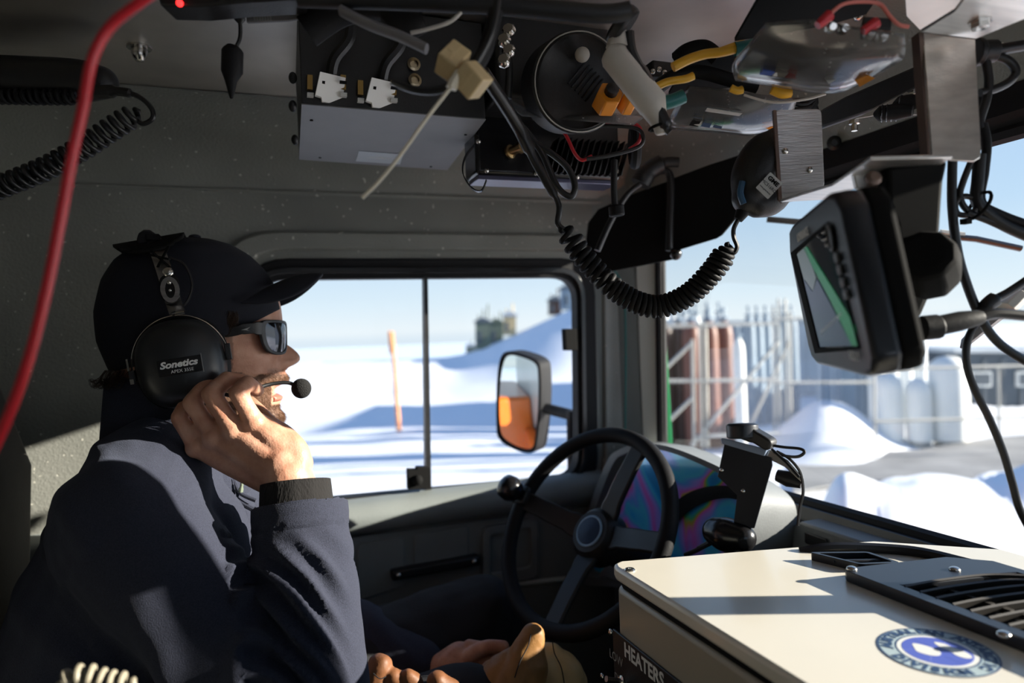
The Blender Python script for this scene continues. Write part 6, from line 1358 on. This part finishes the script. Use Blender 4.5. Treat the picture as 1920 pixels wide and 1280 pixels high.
# --- oval fist microphone on its coiled lead
mc_ = root('fist_microphone', P(1420, 400, .77), 'oval black fist microphone with a white label and blue side key', 'microphone')
hb_ = MB(); chain(hb_, [(P(1402, 372, .77), .018), (P(1415, 335, .77), .027), (P(1438, 295, .77), .028), (P(1458, 275, .77), .022)], 18); chain(hb_, [(P(1420, 382, .77), .016), (P(1445, 372, .775), .019), (P(1462, 330, .78), .024)], 16); hb_ = remesh(hb_, .0028, 5); ob('body', hb_, M['black'], mc_, smooth=180)
mb = MB(); mb.prism(rrect(.018, .023, .001, 2), (0, 0, .0006), frame(P(1442, 348, .738), RIGHT*.72+DOWN*.68, UP*.72+RIGHT*.68)); ml = ob('white_label', mb, M['label'], mc_)
T = frame(P(1442, 348, .7372), RIGHT*.72+DOWN*.68, UP*.72+RIGHT*.68)
mb = MB(); mb.text('GME', .0062, T @ Matrix.Translation((0, .0065, 0)), .0001, bold=.0003, sx=1.1); mb.text('MC516RC', .0050, T @ Matrix.Translation((0, -.0005, 0)), .0001, sx=.9); mb.text('www.gme.net.au', .0026, T @ Matrix.Translation((0, -.006, 0)), .0001, sx=.85); ob('lettering', mb, M['matte'], ml, smooth=None)
mb = MB(); mb.tube(spline(PL([(1392, 340), (1388, 362), (1394, 382)], .752), 4), .0035, 8); ob('talk_key', mb, mat('blue_key', (.02, .08, .16), .35), mc_)
mb = MB(); mb.tube(PL([(1398, 385), (1392, 398), (1384, 412)], .77), [.009, .0075, .005], 10); ob('strain_relief', mb, M['rubber'], mc_)
mb = MB(); mb.tube(spline(PL([(1386, 408), (1376, 428), (1376, 445), (1382, 462), (1376, 474), (1366, 466)], .77), 6), .0026, 8)
ob('lead', mb, M['cable'], mc_)
def pit(s): return .0125 if s < .10 else (.0088 if s < .35 else .0064)
mb = MB(); mb.coil(spline(PL([(1052, 425, .80), (1066, 440, .80), (1082, 466, .80), (1112, 502, .80), (1150, 540, .80), (1195, 567, .80), (1240, 574, .80), (1290, 553, .79), (1330, 515, .78), (1355, 482, .775), (1368, 458, .77)]), 10), .0112, .0031, pit, 7, 14); ob('coil_cord', mb, M['rubber'], mc_, smooth=180)
# --- sun visor
vs_ = root('sun_visor', P(1250, 500, 1.30), 'large dark folding sun visor in front of the windscreen pillar', 'sun visor')
mb = MB(); mb.prism([Vector(p) for p in spline(PL([(1100, 448, 1.32), (1104, 416, 1.32), (1122, 392, 1.31), (1190, 362, 1.28), (1262, 336, 1.26), (1262, 338, 1.26), (1270, 400, 1.26), (1276, 474, 1.26), (1270, 484, 1.26), (1200, 498, 1.29), (1140, 509, 1.31), (1116, 506, 1.32), (1104, 490, 1.32)]), 1, True)], FWD*.016); ob('left_leaf', mb, M['matte'], vs_, bevel=.004, seg=3)
mb = MB(); mb.prism([Vector(p) for p in spline(PL([(1250, 338, 1.24), (1330, 308, 1.20), (1392, 288, 1.17), (1408, 292, 1.17), (1412, 304, 1.17), (1402, 352, 1.17), (1387, 404, 1.18), (1356, 440, 1.19), (1346, 446, 1.19), (1272, 468, 1.24), (1252, 472, 1.24)]), 1, True)], FWD*.014); ob('right_leaf', mb, M['matte'], vs_, bevel=.004, seg=3)
mb = MB(); mb.tube(spline(PL([(1240, 320, 1.22), (1252, 322, 1.22), (1258, 345, 1.22), (1256, 420, 1.22), (1254, 470, 1.22)]), 5), .0065, 10); ob('pivot_rod', mb, M['black'], vs_)
mb = MB(); mb.ball(P(1267, 476, 1.215), .011); ob('end_knob', mb, M['black_gloss'], vs_)
mb = MB(); mb.tube(spline(PL([(1200, 345, 1.20), (1215, 322, 1.20), (1245, 305, 1.20), (1272, 304, 1.20)]), 5), [.018]*5+[.016]*5+[.009]*6, 12); ob('pivot_mount', mb, M['black'], vs_)
thing_tube('visor_lead', PL([(1120, 470), (1140, 425), (1158, 392), (1178, 362), (1200, 345)], 1.16), .0055, 'cable', 'black lead curving up to the sun visor mount', 'cable')
# --- cables hanging at the right
def cab(nm, pts_, r, lb, mt='cable'): thing_tube(nm, PL(pts_, .66), r, mt, lb, 'cable')
cab('hanging_cable', [(1786, 300), (1785, 380), (1792, 450), (1806, 512), (1836, 590), (1870, 640), (1925, 678), (1980, 700)], .0042, 'long black cable sweeping down behind the chart display')
cab('bundle_cable', [(1838, 290), (1834, 340), (1832, 376), (1852, 400), (1890, 425), (1960, 455)], .0058, 'thickest cable of the tied bundle at the right edge')
cab('bundle_cable', [(1822, 300), (1806, 340), (1800, 368), (1815, 395), (1862, 418), (1960, 462)], .0030, 'thin outer cable of the tied bundle at the right edge')
cab('bundle_cable', [(1828, 372), (1808, 368), (1792, 380), (1795, 400), (1820, 402), (1838, 384), (1870, 396), (1960, 436)], .0028, 'cable knotted in a small loop in the tied bundle')
cab('bundle_cable', [(1843, 232), (1850, 270), (1846, 320), (1840, 378), (1880, 404), (1960, 432)], .0042, 'grey-edged cable running down into the tied bundle', 'rubber')
cab('bundle_cable', [(1812, 398), (1850, 412), (1900, 432), (1960, 462)], .0036, 'lowest cable of the tied bundle')
mb = MB(); mb.torus(axis_frame(P(1836, 385, .655), RIGHT+DOWN*.5), .014, .0016, 20, 6); mb.box(tuple(P(1811, 415, .655)), (.007, .007, .005)); ob('cable_tie', mb, M['matte'], label='black cable tie round the knotted bundle', cat='cable tie')
thing_tube('descending_cable', PL([(1842, 598), (1822, 620), (1812, 650), (1814, 690), (1830, 735), (1855, 785), (1880, 845), (1898, 905), (1912, 955), (1940, 1010)], .66), .0036, 'cable', 'black cable snaking down the right side of the windscreen', 'cable')
thing_tube('crossing_cable', PL([(1925, 525), (1890, 548), (1858, 566), (1838, 590)], .655), [.004]*14+[.0075]*6+[.006]*5, 'cable', 'black sleeved cable coming in at the right edge above the plug', 'cable')
wa = root('wiper', P(1860, 600, .92), 'pale grey wiper arm with a clip crossing outside at the right edge', 'wiper')
mb = MB(); mb.tube(PL([(1802, 652), (1812, 640), (1870, 590), (1960, 505)], .90), [.002, .009, .0125, .014], 8, sq=.6); ob('arm', mb, M['grey'], wa)
mb = MB(); mb.tube(PL([(1884, 578), (1912, 552)], .885), .0155, 8, sq=.7); ob('clip', mb, M['galv'], wa, bevel=.001)
thing_tube('header_cable', PL([(1846, 100), (1880, 92), (1925, 84), (1990, 70)], .66), .0055, 'cable', 'black cable leaving the plug toward the upper right', 'cable')
thing_tube('header_cable', PL([(1852, 102), (1888, 112), (1904, 132), (1896, 150), (1870, 165), (1838, 174)], .66), .0040, 'cable', 'black cable looping below the header plug', 'cable')
thing_tube('header_cable', PL([(1848, 108), (1854, 150), (1850, 185), (1838, 225), (1842, 240)], .66), .0040, 'cable', 'black cable dropping straight from the header plug', 'cable')
mb = MB(); mb.tube(PL([(1828, 98), (1838, 98), (1840, 97), (1866, 96), (1868, 96)], .66), [.013, .013, .0105, .0105, .006], 12); ob('header_plug', mb, M['black'], label='black round plug just right of the hanger strap', cat='connector', bevel=.001)
for i, (a, b) in enumerate(((1563, 268), (1566, 266))[:1]):
    mb = MB(); p = P(1563, 268, 1.06); mb.lathe([(.011, 0), (.011, .003), (.006, .006), (.005, .003)], axis_frame(p, -FWD+DOWN*.2), 14); ob('header_screw', mb, M['black'], label='dark screw in the header right of the scratched plate', cat='screw')
